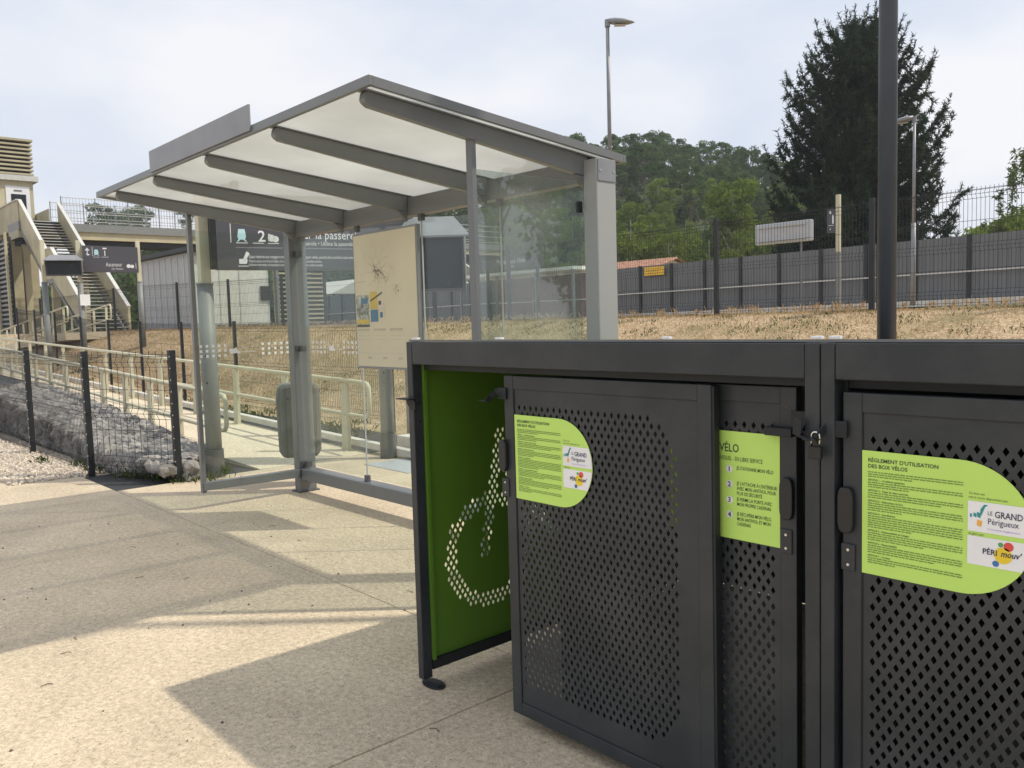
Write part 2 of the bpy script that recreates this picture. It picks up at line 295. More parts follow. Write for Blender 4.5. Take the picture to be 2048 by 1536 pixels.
# ------------------------------------------------------------ terrain
def azpx(x, y):        # picture-independent: bearing of a ground point seen from the car park, in metres of tangent
    a = math.atan2(y, x) - YAW
    return 1024 - 1681*math.tan(a) if abs(a) < 1.2 else (3000 if a < 0 else -2500)
RIDX = [-2500, 0, 230, 330, 420, 600, 850, 970, 1040, 1100, 1165, 1350, 1550, 1750, 1950, 3000]
RIDH = [2, 3, 8, 12, 13, 10, 11, 13, 17, 20, 22.5, 22.5, 17, 8, 2, 0]
def terrain(x, y):
    sh = 2.2*sm(-21, -28, x)
    h = -.03 + 1.44*sm(6.5-sh, 11.1-sh, y)
    d = math.hypot(x, y)
    if d > 55 and y > 0:
        k = sm(62, 140, d); h += k*interp(azpx(x, y), RIDX, RIDH)*.95
        h -= sm(150, 400, d)*interp(azpx(x, y), RIDX, RIDH)*.6
    return h
mb = MB()
def axis(a): return sorted(set(a))
xs = axis([-900, -600, -400, -300]+list(range(-240, -60, 8))+list(range(-60, -30, 3))+[x*.5 for x in range(-60, 9)]+[8, 14, 22, 40, 80, 150, 300, 600])
ys = axis([-300, -100, -40, -15, -5, 0, 3, 4.5]+[5+.3*i for i in range(28)]+[14, 16, 20, 25, 30, 36, 44, 52]+list(range(60, 240, 8))+[300, 400, 600, 900])
for y in ys:
    for x in xs: mb.v.append((x, y, terrain(x, y)))
nx = len(xs)
for j in range(len(ys)-1):
    for i in range(nx-1): mb.f.append((j*nx+i, j*nx+i+1, (j+1)*nx+i+1, (j+1)*nx+i))
gr_ = mb.build('ground', [M['soil'], M['floor']], smooth=True); tag(gr_, kind='structure')
for p_ in gr_.data.polygons:
    if p_.center.y > 0 and math.hypot(p_.center.x, p_.center.y) > 57: p_.material_index = 1
# forecourt of exposed aggregate concrete, with open joints between slabs
J = .006
def slab(x0, y0, x1, y1, z=.0): return MB().box(x0+J/2, y0+J/2, z-.12, x1-J/2, y1-J/2, z)
fc = MB()
fx = [-9.1, -4.0, -2.40, 4.0, 9.0]
for a, b in ((-9.1, -5.9), (-5.9, -2.40), (-2.40, 1.2), (1.2, 5), (5, 12)):
    for c, d in ((-12, -5.2), (-5.2, -1.6), (-1.6, 2.34)):
        fc.box(a+J/2, c+J/2, -.12, b-J/2, d-J/2, 0)
for a, b in ((-8.0, -2.40), (-2.40, 1.2), (1.2, 5), (5, 12)):
    fc.box(a+J/2, 2.34+J/2, -.12, b-J/2, 6.15, 0)
for c, d in ((-12, -5.2), (-5.2, 1.70)): fc.box(-16, c+J/2, -.12, -9.1-J/2, d-J/2, 0)
tag(fc.build('forecourt', M['concrete'], bevel=.003), kind='structure')
tag(MB().box(-16, -12, -.13, 12, 6.15, -.015).build('joint_filler', M['shadow']), kind='structure')
# gravel bed
gb = MB().box(-40, 1.70, -.1, -9.1, 2.62, -.012)
tag(gb.build('gravel_bed', M['pebble']), kind='structure')
def rocks(n, samp, s0, s1, seed, flat=.75):
    rnd = random.Random(seed); b = MB()
    base = [(0, 0, 1), (.89, 0, .45), (.28, .85, .45), (-.72, .53, .45), (-.72, -.53, .45), (.28, -.85, .45), (.72, .53, -.45), (-.28, .85, -.45), (-.89, 0, -.45), (-.28, -.85, -.45), (.72, -.53, -.45), (0, 0, -1)]
    fs = [(0, 1, 2), (0, 2, 3), (0, 3, 4), (0, 4, 5), (0, 5, 1), (1, 6, 2), (2, 7, 3), (3, 8, 4), (4, 9, 5), (5, 10, 1), (2, 6, 7), (3, 7, 8), (4, 8, 9), (5, 9, 10), (1, 10, 6), (6, 11, 7), (7, 11, 8), (8, 11, 9), (9, 11, 10), (10, 11, 6)]
    for _ in range(n):
        c = Vector(samp(rnd)); s = rnd.uniform(s0, s1); Rm = Matrix.Rotation(rnd.uniform(0, 6.28), 3, Vector((rnd.uniform(-1, 1), rnd.uniform(-1, 1), rnd.uniform(-1, 1))).normalized())
        sx, sy, sz = s*rnd.uniform(.8, 1.25), s*rnd.uniform(.7, 1.1), s*rnd.uniform(.55, .9)*flat/.75
        b.add([c + Rm @ Vector((p[0]*sx*rnd.uniform(.8, 1.1), p[1]*sy*rnd.uniform(.8, 1.1), p[2]*sz)) for p in base], fs)
    return b
g_ = rocks(6500, lambda r: (r.uniform(-14.5, -9.12), r.uniform(1.72, 2.6), r.uniform(-.008, .012)), .010, .026, 3)
tag(g_.build('gravel', M['pebble'], smooth=False), kind='stuff')
# litter of small stones and twigs on the concrete
sp = rocks(60, lambda r: (r.uniform(-7, -2.6), r.uniform(.2, 3.2), .002), .003, .008, 5)
for k in range(14):
    r_ = random.Random(k+50); x, y, a = r_.uniform(-6, -2.2), r_.uniform(.3, 2.8), r_.uniform(0, 6.3)
    sp.tube([(x, y, .004), (x+.02*math.cos(a), y+.02*math.sin(a), .006), (x+.045*math.cos(a+.4), y+.045*math.sin(a+.4), .004)], .0018, 4)
tag(sp.build('grit', M['bark']), kind='stuff')

# ------------------------------------------------------------ ramp
def rampz(x): return .03*max(0, -8-x)
rp = MB()
pts = [(-8.0, .004)]+[(x, rampz(x)+.004) for x in (-9, -12, -16, -20, -24, -28)]
rp.prism([(x, z) for x, z in pts]+[(-28, -.1), (-8, -.1)], lambda u, v, d: (u, d, v), 3.72, 5.02)
tag(rp.build('ramp', M['path']), kind='structure')
kb = MB().prism([(-6.3, .0), (-28, .6), (-28, .68), (-6.3, .07)], lambda u, v, d: (u, d, v), 5.03, 5.12)
tag(kb.build('ramp_kerb', M['whitec']), kind='structure')
# second flight of the ramp, doubling back up to the platform
rp2 = MB().prism([(-38, .9), (-27.5, 1.42), (-27.5, 1.2), (-38, .7)], lambda u, v, d: (u, d, v), 6.9, 8.2)
tag(rp2.build('upper_ramp', M['path']), kind='structure')

def handrail(name, x0, x1, y, ztop, slope, dz, postdx, base, label, loop=True, tw=.05):
    t = thing(name, (x0, y, base(x0)), label, 'handrail')
    zt = lambda x: ztop+slope*(x0-x)
    mbs = MB().tube([(x0, y, zt(x0)), ((x0+x1)/2, y, zt((x0+x1)/2)), (x1, y, zt(x1))], .025, 8); mbs.build('top_rail', M['cream'], t, smooth=True)
    mbs = MB().tube([(x0, y, zt(x0)-dz), (x1, y, zt(x1)-dz)], .025, 8); mbs.build('lower_rail', M['cream'], t, smooth=True)
    if loop:
        c = [(x0, y, zt(x0)), (x0+.09, y, zt(x0)-.01), (x0+.13, y, zt(x0)-.06), (x0+.13, y, zt(x0)-dz+.06), (x0+.09, y, zt(x0)-dz+.01), (x0, y, zt(x0)-dz)]
        MB().tube(c, .025, 8).build('end_loop', M['cream'], t, smooth=True)
    x = x0-postdx*.25
    first = None
    while x > x1:
        zb = base(x)
        b = MB().add([(x-.10, y-.02, zb), (x+.04, y-.02, zb), (x+.06, y-.02, zt(x)-.03), (x-.045, y-.02, zt(x)-.03), (x-.10, y+.02, zb), (x+.04, y+.02, zb), (x+.06, y+.02, zt(x)-.03), (x-.045, y+.02, zt(x)-.03)],
                     [(0, 1, 2, 3), (7, 6, 5, 4), (1, 5, 6, 2), (0, 3, 7, 4), (3, 2, 6, 7), (0, 4, 5, 1)])
        b.box(x-.13, y-.06, zb, x+.06, y+.06, zb+.01).tube([(x, y, zt(x)-dz), (x-.06, y, zt(x)-dz)], .03, 6)
        b.build('post', M['cream'], t); x -= postdx
    return t
handrail('handrail', -8.75, -22, 3.66, .735, .04, .385, .95, lambda x: rampz(x)-.02+.06, 'cream double handrail with looped end on the near ramp edge beside the stone basket')
handrail('handrail', -7.95, -26, 4.93, .80, .029, .38, 1.45, rampz, 'cream double handrail along the far edge of the ramp, below the dry bank')
handrail('handrail', -27.6, -38, 7.0, 2.20, -.072, .45, 1.3, lambda x: .9+(x+38)*.05, 'cream handrail climbing towards the platform at the foot of the footbridge stairs')
handrail('handrail', -27.9, -38, 8.3, 2.25, -.072, .45, 1.3, lambda x: .9+(x+38)*.05, 'rear cream handrail of the upper ramp, nearest to the footbridge stairs')

# ------------------------------------------------------------ stone-filled basket beside the ramp
GX = [-7.9, -9.5, -11, -13, -16, -22]; GZ = [.16, .20, .32, .46, .60, .75]
gtop = lambda x: interp(-x, [-g for g in GX], GZ)
gab = thing('stone_basket', (-8, 2.95, 0), 'long wire basket of grey rubble stones between the low mesh fence and the ramp', 'gabion')
def gs(r):
    t = r.random()
    if t < .62:
        x = r.uniform(-9.3, -7.95) if r.random() < .25 else r.uniform(-16.5, -7.95)
        yf = 2.62+ (.34 if x > -9.0 else 0)*sm(-9.1, -8.0, x); return (x, yf+r.uniform(.03, .09), r.uniform(.02, gtop(x)-.02))
    x = r.uniform(-16, -8.0); return (x, r.uniform(2.75, min(3.6, 2.98+max(0, -8.0-x)*.62)), gtop(x)-.045)
rocks(3800, gs, .035, .085, 11).build('stones', M['stone'], gab)['kind'] = 'stuff'
core = MB().prism([(-8.95, 0), (-8.95, gtop(-8.9)-.06)]+[(x, gtop(x)-.05) for x in (-9.5, -11, -13, -16, -22)]+[(-22, 0)], lambda u, v, d: (u, d, v), 2.98, 3.62)
core.prism([(-9.2, 0), (-9.2, gtop(-9.2)-.06)]+[(x, gtop(x)-.05) for x in (-11, -13, -16, -22)]+[(-22, 0)], lambda u, v, d: (u, d, v), 2.70, 2.978)
core.build('fill', M['net'], gab)
wm = MB()
x = -7.9
while x > -15:
    yf = 2.60+(.34 if x > -9.0 else 0)*sm(-9.1, -8.0, x)
    wm.tube([(x, yf, 0), (x, yf, gtop(x)+.01), (x, max(yf+.02, min(3.62, 2.98+max(0, -7.9-x)*.62)), gtop(x)+.01)], .0022, 3); x -= .10
for dy in (.05, .11):
    wm.tube([(xx, 2.60+(.34 if xx > -9.0 else 0)*sm(-9.1, -8.0, xx), dy*gtop(xx)/.16) for xx in (-7.9, -8.3, -8.7, -9.1, -11, -13, -15)], .0022, 3)
for yy in (2.95, 3.1, 3.25, 3.4, 3.55): wm.tube([(xx, yy, gtop(xx)+.012) for xx in (-7.95-(yy-2.95)*1.6, -9.5, -11, -13, -16)], .0022, 3)
wm.build('wire_net', M['lampgrey'], gab)

# ------------------------------------------------------------ wire mesh fences
def mesh_panel(p, q, z0p, z0q, h, pitch=.05, bends=(.12, .9), r=.0024, n=3, hstep=.2, tip=.03):
    p = Vector(p); q = Vector(q); Ln = (q-p).length; d = (q-p)/Ln; nrm = Vector((d.y, -d.x)); b = MB(); k = int(Ln/pitch)
    zs = [0]
    for bd in bends: zs += [bd-.05, bd, bd+.05]
    zs += [h]
    off = lambda z: .03 if any(abs(z-bd) < .01 for bd in bends) else 0
    for i in range(k+1):
        t = i*pitch+(Ln-k*pitch)/2; c = p+d*t; zb = z0p+(z0q-z0p)*t/Ln
        b.tube([(c.x+nrm.x*off(z), c.y+nrm.y*off(z), zb+z) for z in zs], r, n, cap=False)
    hz = [z for z in zs[1:-1]]+[h-tip]; z = .25
    while z < h-.1:
        if all(abs(z-a) > .1 for a in hz): hz.append(z)
        z += hstep
    hz.append(.03)
    for z in hz:
        o_ = nrm*(off(z)-.004)
        b.tube([(p.x+o_.x, p.y+o_.y, z0p+z), (q.x+o_.x, q.y+o_.y, z0q+z)], r*1.15, n, cap=False)
    return b
def fence(name, pts, zb, h, label, post=(.05, .05), extra=.05, r=.0024, pitch=.05, bends=(.15, .95), pn=3, name_last=False, group=None):
    t = thing(name, (pts[0][0], pts[0][1], zb[0]), label, 'fence', group)
    for i, (a, z) in enumerate(zip(pts, zb)):
        MB().box(a[0]-post[0]/2, a[1]-post[1]/2, z-.05, a[0]+post[0]/2, a[1]+post[1]/2, z+h+extra).build('post', M['dark_steel'], t, bevel=.004 if abs(a[0]) < 12 else 0)
        if i:
            c = pts[i-1]; mesh_panel(c, a, zb[i-1]+.02, z+.02, h, (.088 if name_last and i == len(pts)-1 else pitch), bends, r, pn).build('mesh_panel', M['dark_steel'], t)
    return t
nf = fence('mesh_fence', [(-18.2, 2.34), (-15.9, 2.36), (-13.64, 2.39), (-11.38, 2.41), (-9.115, 2.44), (-8.0, 2.90)], [0]*6, 1.22,
      'low dark wire mesh fence with thick posts before the stone basket, cornering by the gravel', post=(.06, .06), extra=.03, bends=(.14, .62, 1.12), r=.0026, name_last=True)
nfp = [o for o in nf.children if o.name.startswith('post')]
for o in nfp:
    bb = MB()
    pts_ = [Vector(v.co)+org(nf) for v in o.data.vertices]; cx = sum(v.x for v in pts_)/8; cy = sum(v.y for v in pts_)/8
    if cx < -12: continue
    for kk in range(11): MB().tube([(cx+.03, cy-.031, .09+kk*.11), (cx+.038, cy-.034, .09+kk*.11)], .006, 5).build('clip', M['screw'], nf)
xs_ = [-19.3, -16.9, -14.4, -12.0, -9.5]
fence('mesh_fence', [(-31.5, 6.5), (-29, 6.45), (-26.5, 6.4), (-24, 6.4), (-21.7, 6.4)]+[(x, 6.35) for x in xs_], [.75, .62, .48, .3, .18, .1, .05, .02]+[0]*2, 1.48,
      'dark wire mesh fence at the foot of the dry bank, behind the ramp', bends=(.15, .75, 1.38), r=.0026)
pf = [(-35, 8.0), (-31.8, 8.5), (-28.9, 8.75), (-26.8, 8.95), (-25.7, 9.6), (-24.2, 10.55), (-22.4, 11.35), (-20.05, 11.4), (-17.6, 11.4), (-15.2, 11.4), (-12.7, 11.4), (-10.23, 11.4), (-7.77, 11.4), (-5.28, 11.4), (-2.8, 11.4), (-.3, 11.4), (2.2, 11.4)]
pz = [1.2, 1.25, 1.3, 1.32, 1.33, 1.35, 1.36, 1.38, 1.38, 1.38, 1.38, 1.40, 1.42, 1.43, 1.45, 1.47, 1.48]
fence('mesh_fence', pf, pz, 1.46, 'tall dark wire mesh fence along the top of the dry bank', bends=(.14, .72, 1.37), r=.0030, post=(.065, .06))
MB().box(-5.20, 11.37, 1.35, -5.13, 11.43, 2.93).build('post', M['dark_steel'], bpy.data.objects['mesh_fence.002'])

# ------------------------------------------------------------ bike lockers
Y0 = 1.89
def sticker(door, u0, v0, y, mirror=False):
    """rules sticker: half-round film with print, lower left corner at world x=u0, z=v0"""
    W_, H_ = .36, .292; rr = H_/2; cx = W_-rr
    F = lambda d: (lambda u, v: (u0+u, y-d, v0+v))
    arc = [(cx+rr*math.sin(a), rr-rr*math.cos(a)) for a in [math.pi*i/28 for i in range(29)]]
    st = MB().prism([(0, 0)]+arc+[(0, H_)], lambda u, v, d: (u0+u, y-d, v0+v), 0, .0012).build('rules_sticker', M['lime'], door)
    f = F(.0022)
    def clip(v0_, v1_, ua, m, nm):
        b = MB(); k = 10
        for i in range(k):
            va = v0_+(v1_-v0_)*i/k; vb = v0_+(v1_-v0_)*(i+1)/k
            ra = min(.40, cx+math.sqrt(max(0, rr*rr-(va-rr)**2))-.001); rb = min(.40, cx+math.sqrt(max(0, rr*rr-(vb-rr)**2))-.001)
            b.add([f(ua, va), f(ra, va), f(rb, vb), f(ua, vb)], [(0, 1, 2, 3)])
        b.build(nm, m, st)
    clip(.141, .206, .232, M['white'], 'logo_field'); clip(.069, .131, .232, M['white'], 'logo_field')
    t = MB(); text_into(t, "RÈGLEMENT D'UTILISATION", .0125, lambda x, y_: f(.014+x, .2665+y_), bold=.0002)
    text_into(t, "DES BOX VÉLOS", .0125, lambda x, y_: f(.014+x, .2525+y_), bold=.0002)
    v = .2300; rnd = random.Random(4)
    heads = ["ARTICLE 1 - Conditions générales", "ARTICLE 2 - Types de vélos autorisés", "ARTICLE 3 - Réservation du box", "ARTICLE 4 - Interdictions", "ARTICLE 5 - Responsabilité de l'usager", "ARTICLE 6 - Responsabilité", "ARTICLE 7 - Contact"]
    lines = [3, 3, 3, 4, 6, 4, 4, 3]; sm_ = MB()
    v = .2410
    for bi, nl in enumerate(lines):
        if bi:
            text_into(t, heads[bi-1], .0060, lambda x, y_: f(.014+x, v+y_-.001), bold=.0001); v -= .0068
        for li in range(nl):
            x = .014; end = .222 if li < nl-1 else rnd.uniform(.07, .18)
            while x < end:
                wl = rnd.uniform(.004, .013); rect(sm_, x, v+.0006, min(x+wl, .222), v+.0029, f); x += wl+.0018
            v -= .0052
        v -= .0022
    text_into(t, "Ce box est", .0070, lambda x, y_: f(.233+x+y_*.2, .2205+y_)); text_into(t, "mis à votre disposition par", .0070, lambda x, y_: f(.233+x+y_*.2, .2120+y_)); text_into(t, "et géré par", .0070, lambda x, y_: f(.233+x+y_*.2, .1335+y_))
    t.build('title_text', M['ink'], st); sm_.build('small_print', M['ink2'], st)
    f = F(.0032); n1 = MB()
    text_into(n1, "LE", .0125, lambda x, y_: f(.271+x, .180+y_), squeeze=.8); text_into(n1, "GRAND", .0195, lambda x, y_: f(.2845+x, .1765+y_), squeeze=.78, bold=.0002); text_into(n1, "Périgueux", .0185, lambda x, y_: f(.2712+x, .1605+y_), squeeze=.80)
    text_into(n1, "PÉRI", .0165, lambda x, y_: f(.262+x, .096+y_), squeeze=.95, bold=.0003); text_into(n1, "mouv'", .0180, lambda x, y_: f(.297+x+y_*.25, .096+y_), squeeze=.85, bold=.0004)
    n1.build('logo_text', M['navy'], st)
    n2 = MB(); text_into(n2, "Communauté d'Agglomération", .0050, lambda x, y_: f(.2712+x, .1485+y_)); n2.build('logo_caption', M['violet'], st)
    f = F(.0028); y1 = MB(); disc(y1, .302, .098, .0175, f); y1.build('yellow_dot', M['yellow'], st)
    q = MB(); disc(q, .312, .1185, .0095, f); q.build('red_dot', M['red'], st); q = MB(); disc(q, .297, .1205, .0050, f); q.build('green_dot', M['grn'], st); q = MB(); disc(q, .288, .0785, .0065, f); q.build('blue_dot', M['blue'], st)
    q = MB(); q.add([f(.250, .1545), f(.259, .1530), f(.261, .1655), f(.251, .1670)], [(0, 1, 2, 3)]); q.build('orange_square', M['orange'], st)
    q = MB()
    for pl in ([(.236, .172), (.240, .170), (.241, .178), (.237, .179)], [(.243, .174), (.249, .171), (.250, .179), (.244, .182)], [(.251, .173), (.258, .171), (.256, .182), (.250, .184)], [(.256, .176), (.259, .177), (.266, .196), (.272, .201), (.264, .201), (.257, .190)]):
        q.add([f(*a) for a in pl], [tuple(range(len(pl)))])
    q.build('teal_mark', M['teal'], st)
    return st
def handle_set(door, x, z, y, flip=1):
    """oval black pull grip, riveted plate below and hooked hasp above, on the door's stile"""
    b = MB().prism([(x+.019*math.copysign(min(1, abs(math.cos(a))*1.2), math.cos(a)), z+.055*math.copysign(min(1, abs(math.sin(a))*1.15), math.sin(a))) for a in [2*math.pi*i/28 for i in range(28)]], lambda u, v, d: (u, y-d, v), 0, .016)
    h = b.build('grip', M['black'], door, bevel=.004)
    pl = MB().box(x-.018+.004*flip, y-.005, z-.147, x+.016+.004*flip, y, z-.082).build('rivet_plate', M['anth'], door, bevel=.002)
    for dz in (-.096, -.132):
        MB().tube([(x+.004*flip, y-.005, z+dz), (x+.004*flip, y-.0075, z+dz)], .0035, 10).build('rivet', M['screw'], door)
def hasp(door, x, z, y, s):
    """bent steel lug reaching out from the door edge (s = side)"""
    b = MB().box(x-.02, y-.006, z-.018, x+.02, y, z+.022)
    prof = [(0, -.002), (.012, -.008), (.018, -.026), (.018, -.045)]
    for i in range(3):
        (a0, b0), (a1, b1) = prof[i], prof[i+1]
        b.bar((x+s*(.02+a0*.9), y+b0, z+.016-abs(i)*.012), (x+s*(.02+a1*.9), y+b1, z+.012-abs(i+1)*.012), .004, .020)
    b.bar((x+s*.030, y-.046, z-.022), (x+s*.066, y-.046, z-.022), .022, .004)
    return b.build('hasp', M['anth2'], door, bevel=.0015)
def sliding_door(locker, x0, x1, y, z0=.045, z1=1.255, side=-1):
    fr = MB(); s = .046
    fr.box(x0, y, z0, x0+s, y+.03, z1).box(x1-s, y, z0, x1, y+.03, z1).box(x0+s, y+.0005, z1-s, x1-s, y+.0295, z1-.0005).box(x0+s, y+.0005, z0+.0005, x1-s, y+.0295, z0+s)
    d = fr.build('sliding_door', M['anth'], locker, bevel=.0022)
    W_, H_ = (x1-x0)-2*s+.006, (z1-z0)-2*s+.006; ox, oz = x0+s-.003, z0+s-.003; rr = .15
    ua, ub, va, vb = .022, W_-.075, .075, H_-.05
    def test(u, v):
        if side > 0: u = W_-u
        if not (ua < u < ub and va < v < vb): return False
        if u > ub-rr:
            if v > vb-rr and math.hypot(u-(ub-rr), v-(vb-rr)) > rr: return False
            if v < va+rr and math.hypot(u-(ub-rr), v-(va+rr)) > rr: return False
        return True
    perf(W_, H_, .028, .0440, .0068, .0106, test, lambda u, v: (ox+u, y+.006, oz+v)).build('perforated_sheet', M['anth'], d, solid=.002)
    sm_ = MB(); a0, a1, b0, b1 = x0+s, x1-s, z0+s, z1-s
    for q in ((a0, b0, a0+.0022, b1), (a1-.0022, b0, a1, b1), (a0, b1-.0022, a1, b1), (a0, b0, a1, b0+.0022)): sm_.box(q[0], y+.0030, q[1], q[2], y+.0048, q[3])
    sm_.build('panel_seam', M['black'], d)
    return d
def cap_screw(x, y, z): return MB().tube([(x, y, z), (x, y, z+.006)], .016, 10)
def locker(x0, x1, label, green=True):
    t = thing('bike_locker', (x0, Y0, 0), label, 'bike locker', 'bike lockers standing in a row')
    yb = 3.80; H = 1.372
    MB().box(x0, Y0, .02, x0+.035, Y0+.045, H).build('corner_post', M['anth'], t, bevel=.003)
    MB().box(x1-.040, Y0, .02, x1-.001, Y0+.045, H).build('corner_post', M['anth'], t, bevel=.003)
    MB().box(x0, yb-.04, .02, x0+.04, yb, 1.289).build('corner_post', M['anth'], t); MB().box(x1-.04, yb-.04, .02, x1-.001, yb, 1.289).build('corner_post', M['anth'], t)
    MB().box(x0+.036, Y0+.001, 1.285, x1-.041, Y0+.04, H-.001).build('front_beam', M['anth'], t, bevel=.003)
    r = MB().prism([(Y0+.012, H+.001), (yb+.01, 1.292), (yb+.01, 1.298), (Y0+.012, H+.008)], lambda u, v, d: (d, u, v), x0+.004, x1-.005); rf = r.build('roof_sheet', M['grey'], t)
    for a in (.02, (x1-x0)*.30, (x1-x0)*.72, x1-x0-.025): cap_screw(x0+a, Y0+.035, H+.009).build('white_cap', M['white'], rf, smooth=False)
    # foot plates
    for px_, py_ in ((x0+.06, Y0+.03), (x1-.06, Y0+.03), (x0+.06, yb-.03), (x1-.06, yb-.03)):
        f_ = MB().prism([(px_+.062*math.cos(a), py_+.036*math.sin(a)) for a in [2*math.pi*i/16 for i in range(16)]], lambda u, v, d: (u, v, d), 0, .008)
        f_.tube([(px_+.040, py_, .008), (px_+.040, py_, .017)], .009, 6); f_.build('foot_plate', M['anth2'], t, bevel=.002)
    # side wall with bicycle pictogram in diamond holes
    def seg(u, v, a, b):
        a = Vector(a); b = Vector(b); p_ = Vector((u, v)); t_ = max(0, min(1, (p_-a).dot(b-a)/(b-a).length_squared)); return (p_-(a+(b-a)*t_)).length
    def bike(u, v):
        y_, z_ = u+Y0+.045, v+.09
        for cy in (2.275, 3.10):
            if abs(math.hypot(y_-cy, z_-.475)-.215) < .030: return True
        S = [((2.24, .475), (2.34, .97)), ((2.34, .93), (2.86, .90)), ((2.33, .86), (2.66, .46)), ((2.66, .46), (2.88, 1.02)), ((2.66, .46), (3.10, .475)), ((3.10, .475), (2.86, .90)), ((2.80, 1.03), (2.98, 1.03))]
        return any(seg(y_, z_, a, b) < .026 for a, b in S)
    for sx, m_, hole, nm in ((x0+.020, M['green'] if green else M['anth2'], green, 'side_wall'),):
        s_ = perf(yb-.04-Y0-.045, 1.17, .0275, .0430, .0076, .0125, bike if hole else (lambda u, v: False), lambda u, v: (sx, Y0+.045+u, .09+v)).build(nm, m_, t, solid=.002)
        MB().box(x0+.014, Y0+.046, .052, x0+.040, yb-.041, .092).build('bottom_rail', M['anth2'], s_)
        MB().box(x0+.021, Y0+.0462, .092, x0+.046, Y0+.060, 1.283).build('edge_strip', M['green'] if green else M['anth2'], s_)
        MB().prism([(Y0+.046, 1.284), (yb-.041, 1.255), (yb-.041, 1.289), (Y0+.046, 1.365)], lambda u, v, d: (d, u, v), x0+.010, x0+.040).build('top_rail', M['anth2'], s_)
    MB().box(x0+.041, yb-.03, .004, x1-.041, yb-.026, 1.285).build('rear_wall', M['anth2'], t)
    MB().box((x0+x1)/2+.3, Y0+.055, .0, (x0+x1)/2+.38, Y0+.12, .042).build('floor_guide', M['anth2'], t, bevel=.003)
    MB().box(x0+.041, Y0+.05, 1.262, x1-.041, Y0+.13, 1.30).build('head_track', M['anth2'], t)
    MB().box(x1-.030, Y0+.046, .02, x1-.012, yb-.041, 1.285).build('side_wall', M['anth2'], t)
    return t
A = locker(-2.717, -1.000, 'dark grey bike locker with its door slid open, showing a green inside wall', True)
for z in (1.165, 1.13, 1.06): MB().tube([(-2.682, Y0+.026, z), (-2.678, Y0+.026, z)], .006, 8).build('bolt', M['anth2'], A)
hb = MB().box(-2.665, Y0-.012, 1.118, -2.60, Y0+.045, 1.122)
hk = MB().prism([(-.10, 0), (-.02, .0), (.0, -.012), (0, -.05), (-.035, -.052), (-.07, -.035)], lambda u, v, d: (-2.655+u*.65, Y0-.006-d, 1.150+v*.8), 0, .006)
hk.box(-2.735, Y0-.045, 1.150, -2.655, Y0-.002, 1.154).build('hasp', M['anth2'], A)
d2 = sliding_door(A, -1.985, -1.108, 1.972, side=1)
d1 = sliding_door(A, -2.192, -1.338, 1.930)
MB().box(-1.338, 1.9335, .05, -1.330, 1.9575, 1.25).build('edge_strip', M['anth2'], d1)
sticker(d1, -2.143, .829, 1.930+.0025); handle_set(d1, -2.196, .975, 1.930)
hasp(d1, -2.195, 1.19, 1.928, -1); hasp(d2, -1.09, 1.175, 1.955, 1)
# second door: instructions sticker
S2 = MB().prism([(-.358, 0), (0, 0), (0, .300), (-.358, .300)], lambda u, v, d: (-1.156+u, 1.9745-d, .826+v), 0, .0012).build('instruction_sticker', M['lime'], d2)
f = lambda u, v: (-1.514+u, 1.9745-.0022, .826+v)
t = MB()
text_into(t, "BOX VÉLO", .032, lambda x, y: f(.236+x, .243+y), 'RIGHT', squeeze=.8, bold=.0004)
text_into(t, "STATIONNEMENT INDIVIDUEL - EN LIBRE SERVICE", .0165, lambda x, y: f(.308+x, .219+y), 'RIGHT', squeeze=.66)
for i, (vv, rows) in enumerate(((.189, ["JE STATIONNE MON VÉLO"]), (.147, ["JE L'ATTACHE À L'INTÉRIEUR", "AVEC MON ANTIVOL POUR", "PLUS DE SÉCURITÉ"]), (.103, ["JE FERME LA PORTE AVEC", "MON PROPRE CADENAS"]), (.062, ["JE RÉCUPÈRE MON VÉLO,", "MON ANTIVOL ET MON", "CADENAS"]))):
    q = MB(); disc(q, .205, vv+.006, .0105, f, 20); q.build('number_disc', M['white'], S2)
    q = MB(); text_into(q, str(i+1), .020, lambda x, y: (lambda p: (p[0], p[1]-.001, p[2]))(f(.205+x, vv-.0008+y)), 'CENTER', bold=.0005); q.build('number', M['ink'], S2)
    for k, s_ in enumerate(rows): text_into(t, s_, .0135, lambda x, y: f(.228+x, vv+.006-(k-.0)*.0138+y), squeeze=.70, bold=.0001)
t.build('instruction_text', M['ink'], S2)
handle_set(d2, -1.131, .963, 1.972, -1)
MB().box(-1.185, 1.945, 1.128, -1.108, 1.971, 1.150).build('latch_bar', M['anth2'], d2, bevel=.002)
B = locker(-.9985, .72, 'dark grey bike locker with closed doors at the right edge, beyond the padlock', False)
e1 = sliding_door(B, -.950, -.085, 1.905); e2 = sliding_door(B, -.10, .67, 1.965, side=1)
sticker(e1, -.9035, .829, 1.905+.0025); handle_set(e1, -.938, .975, 1.905); hasp(e1, -.955, 1.165, 1.899, -1)
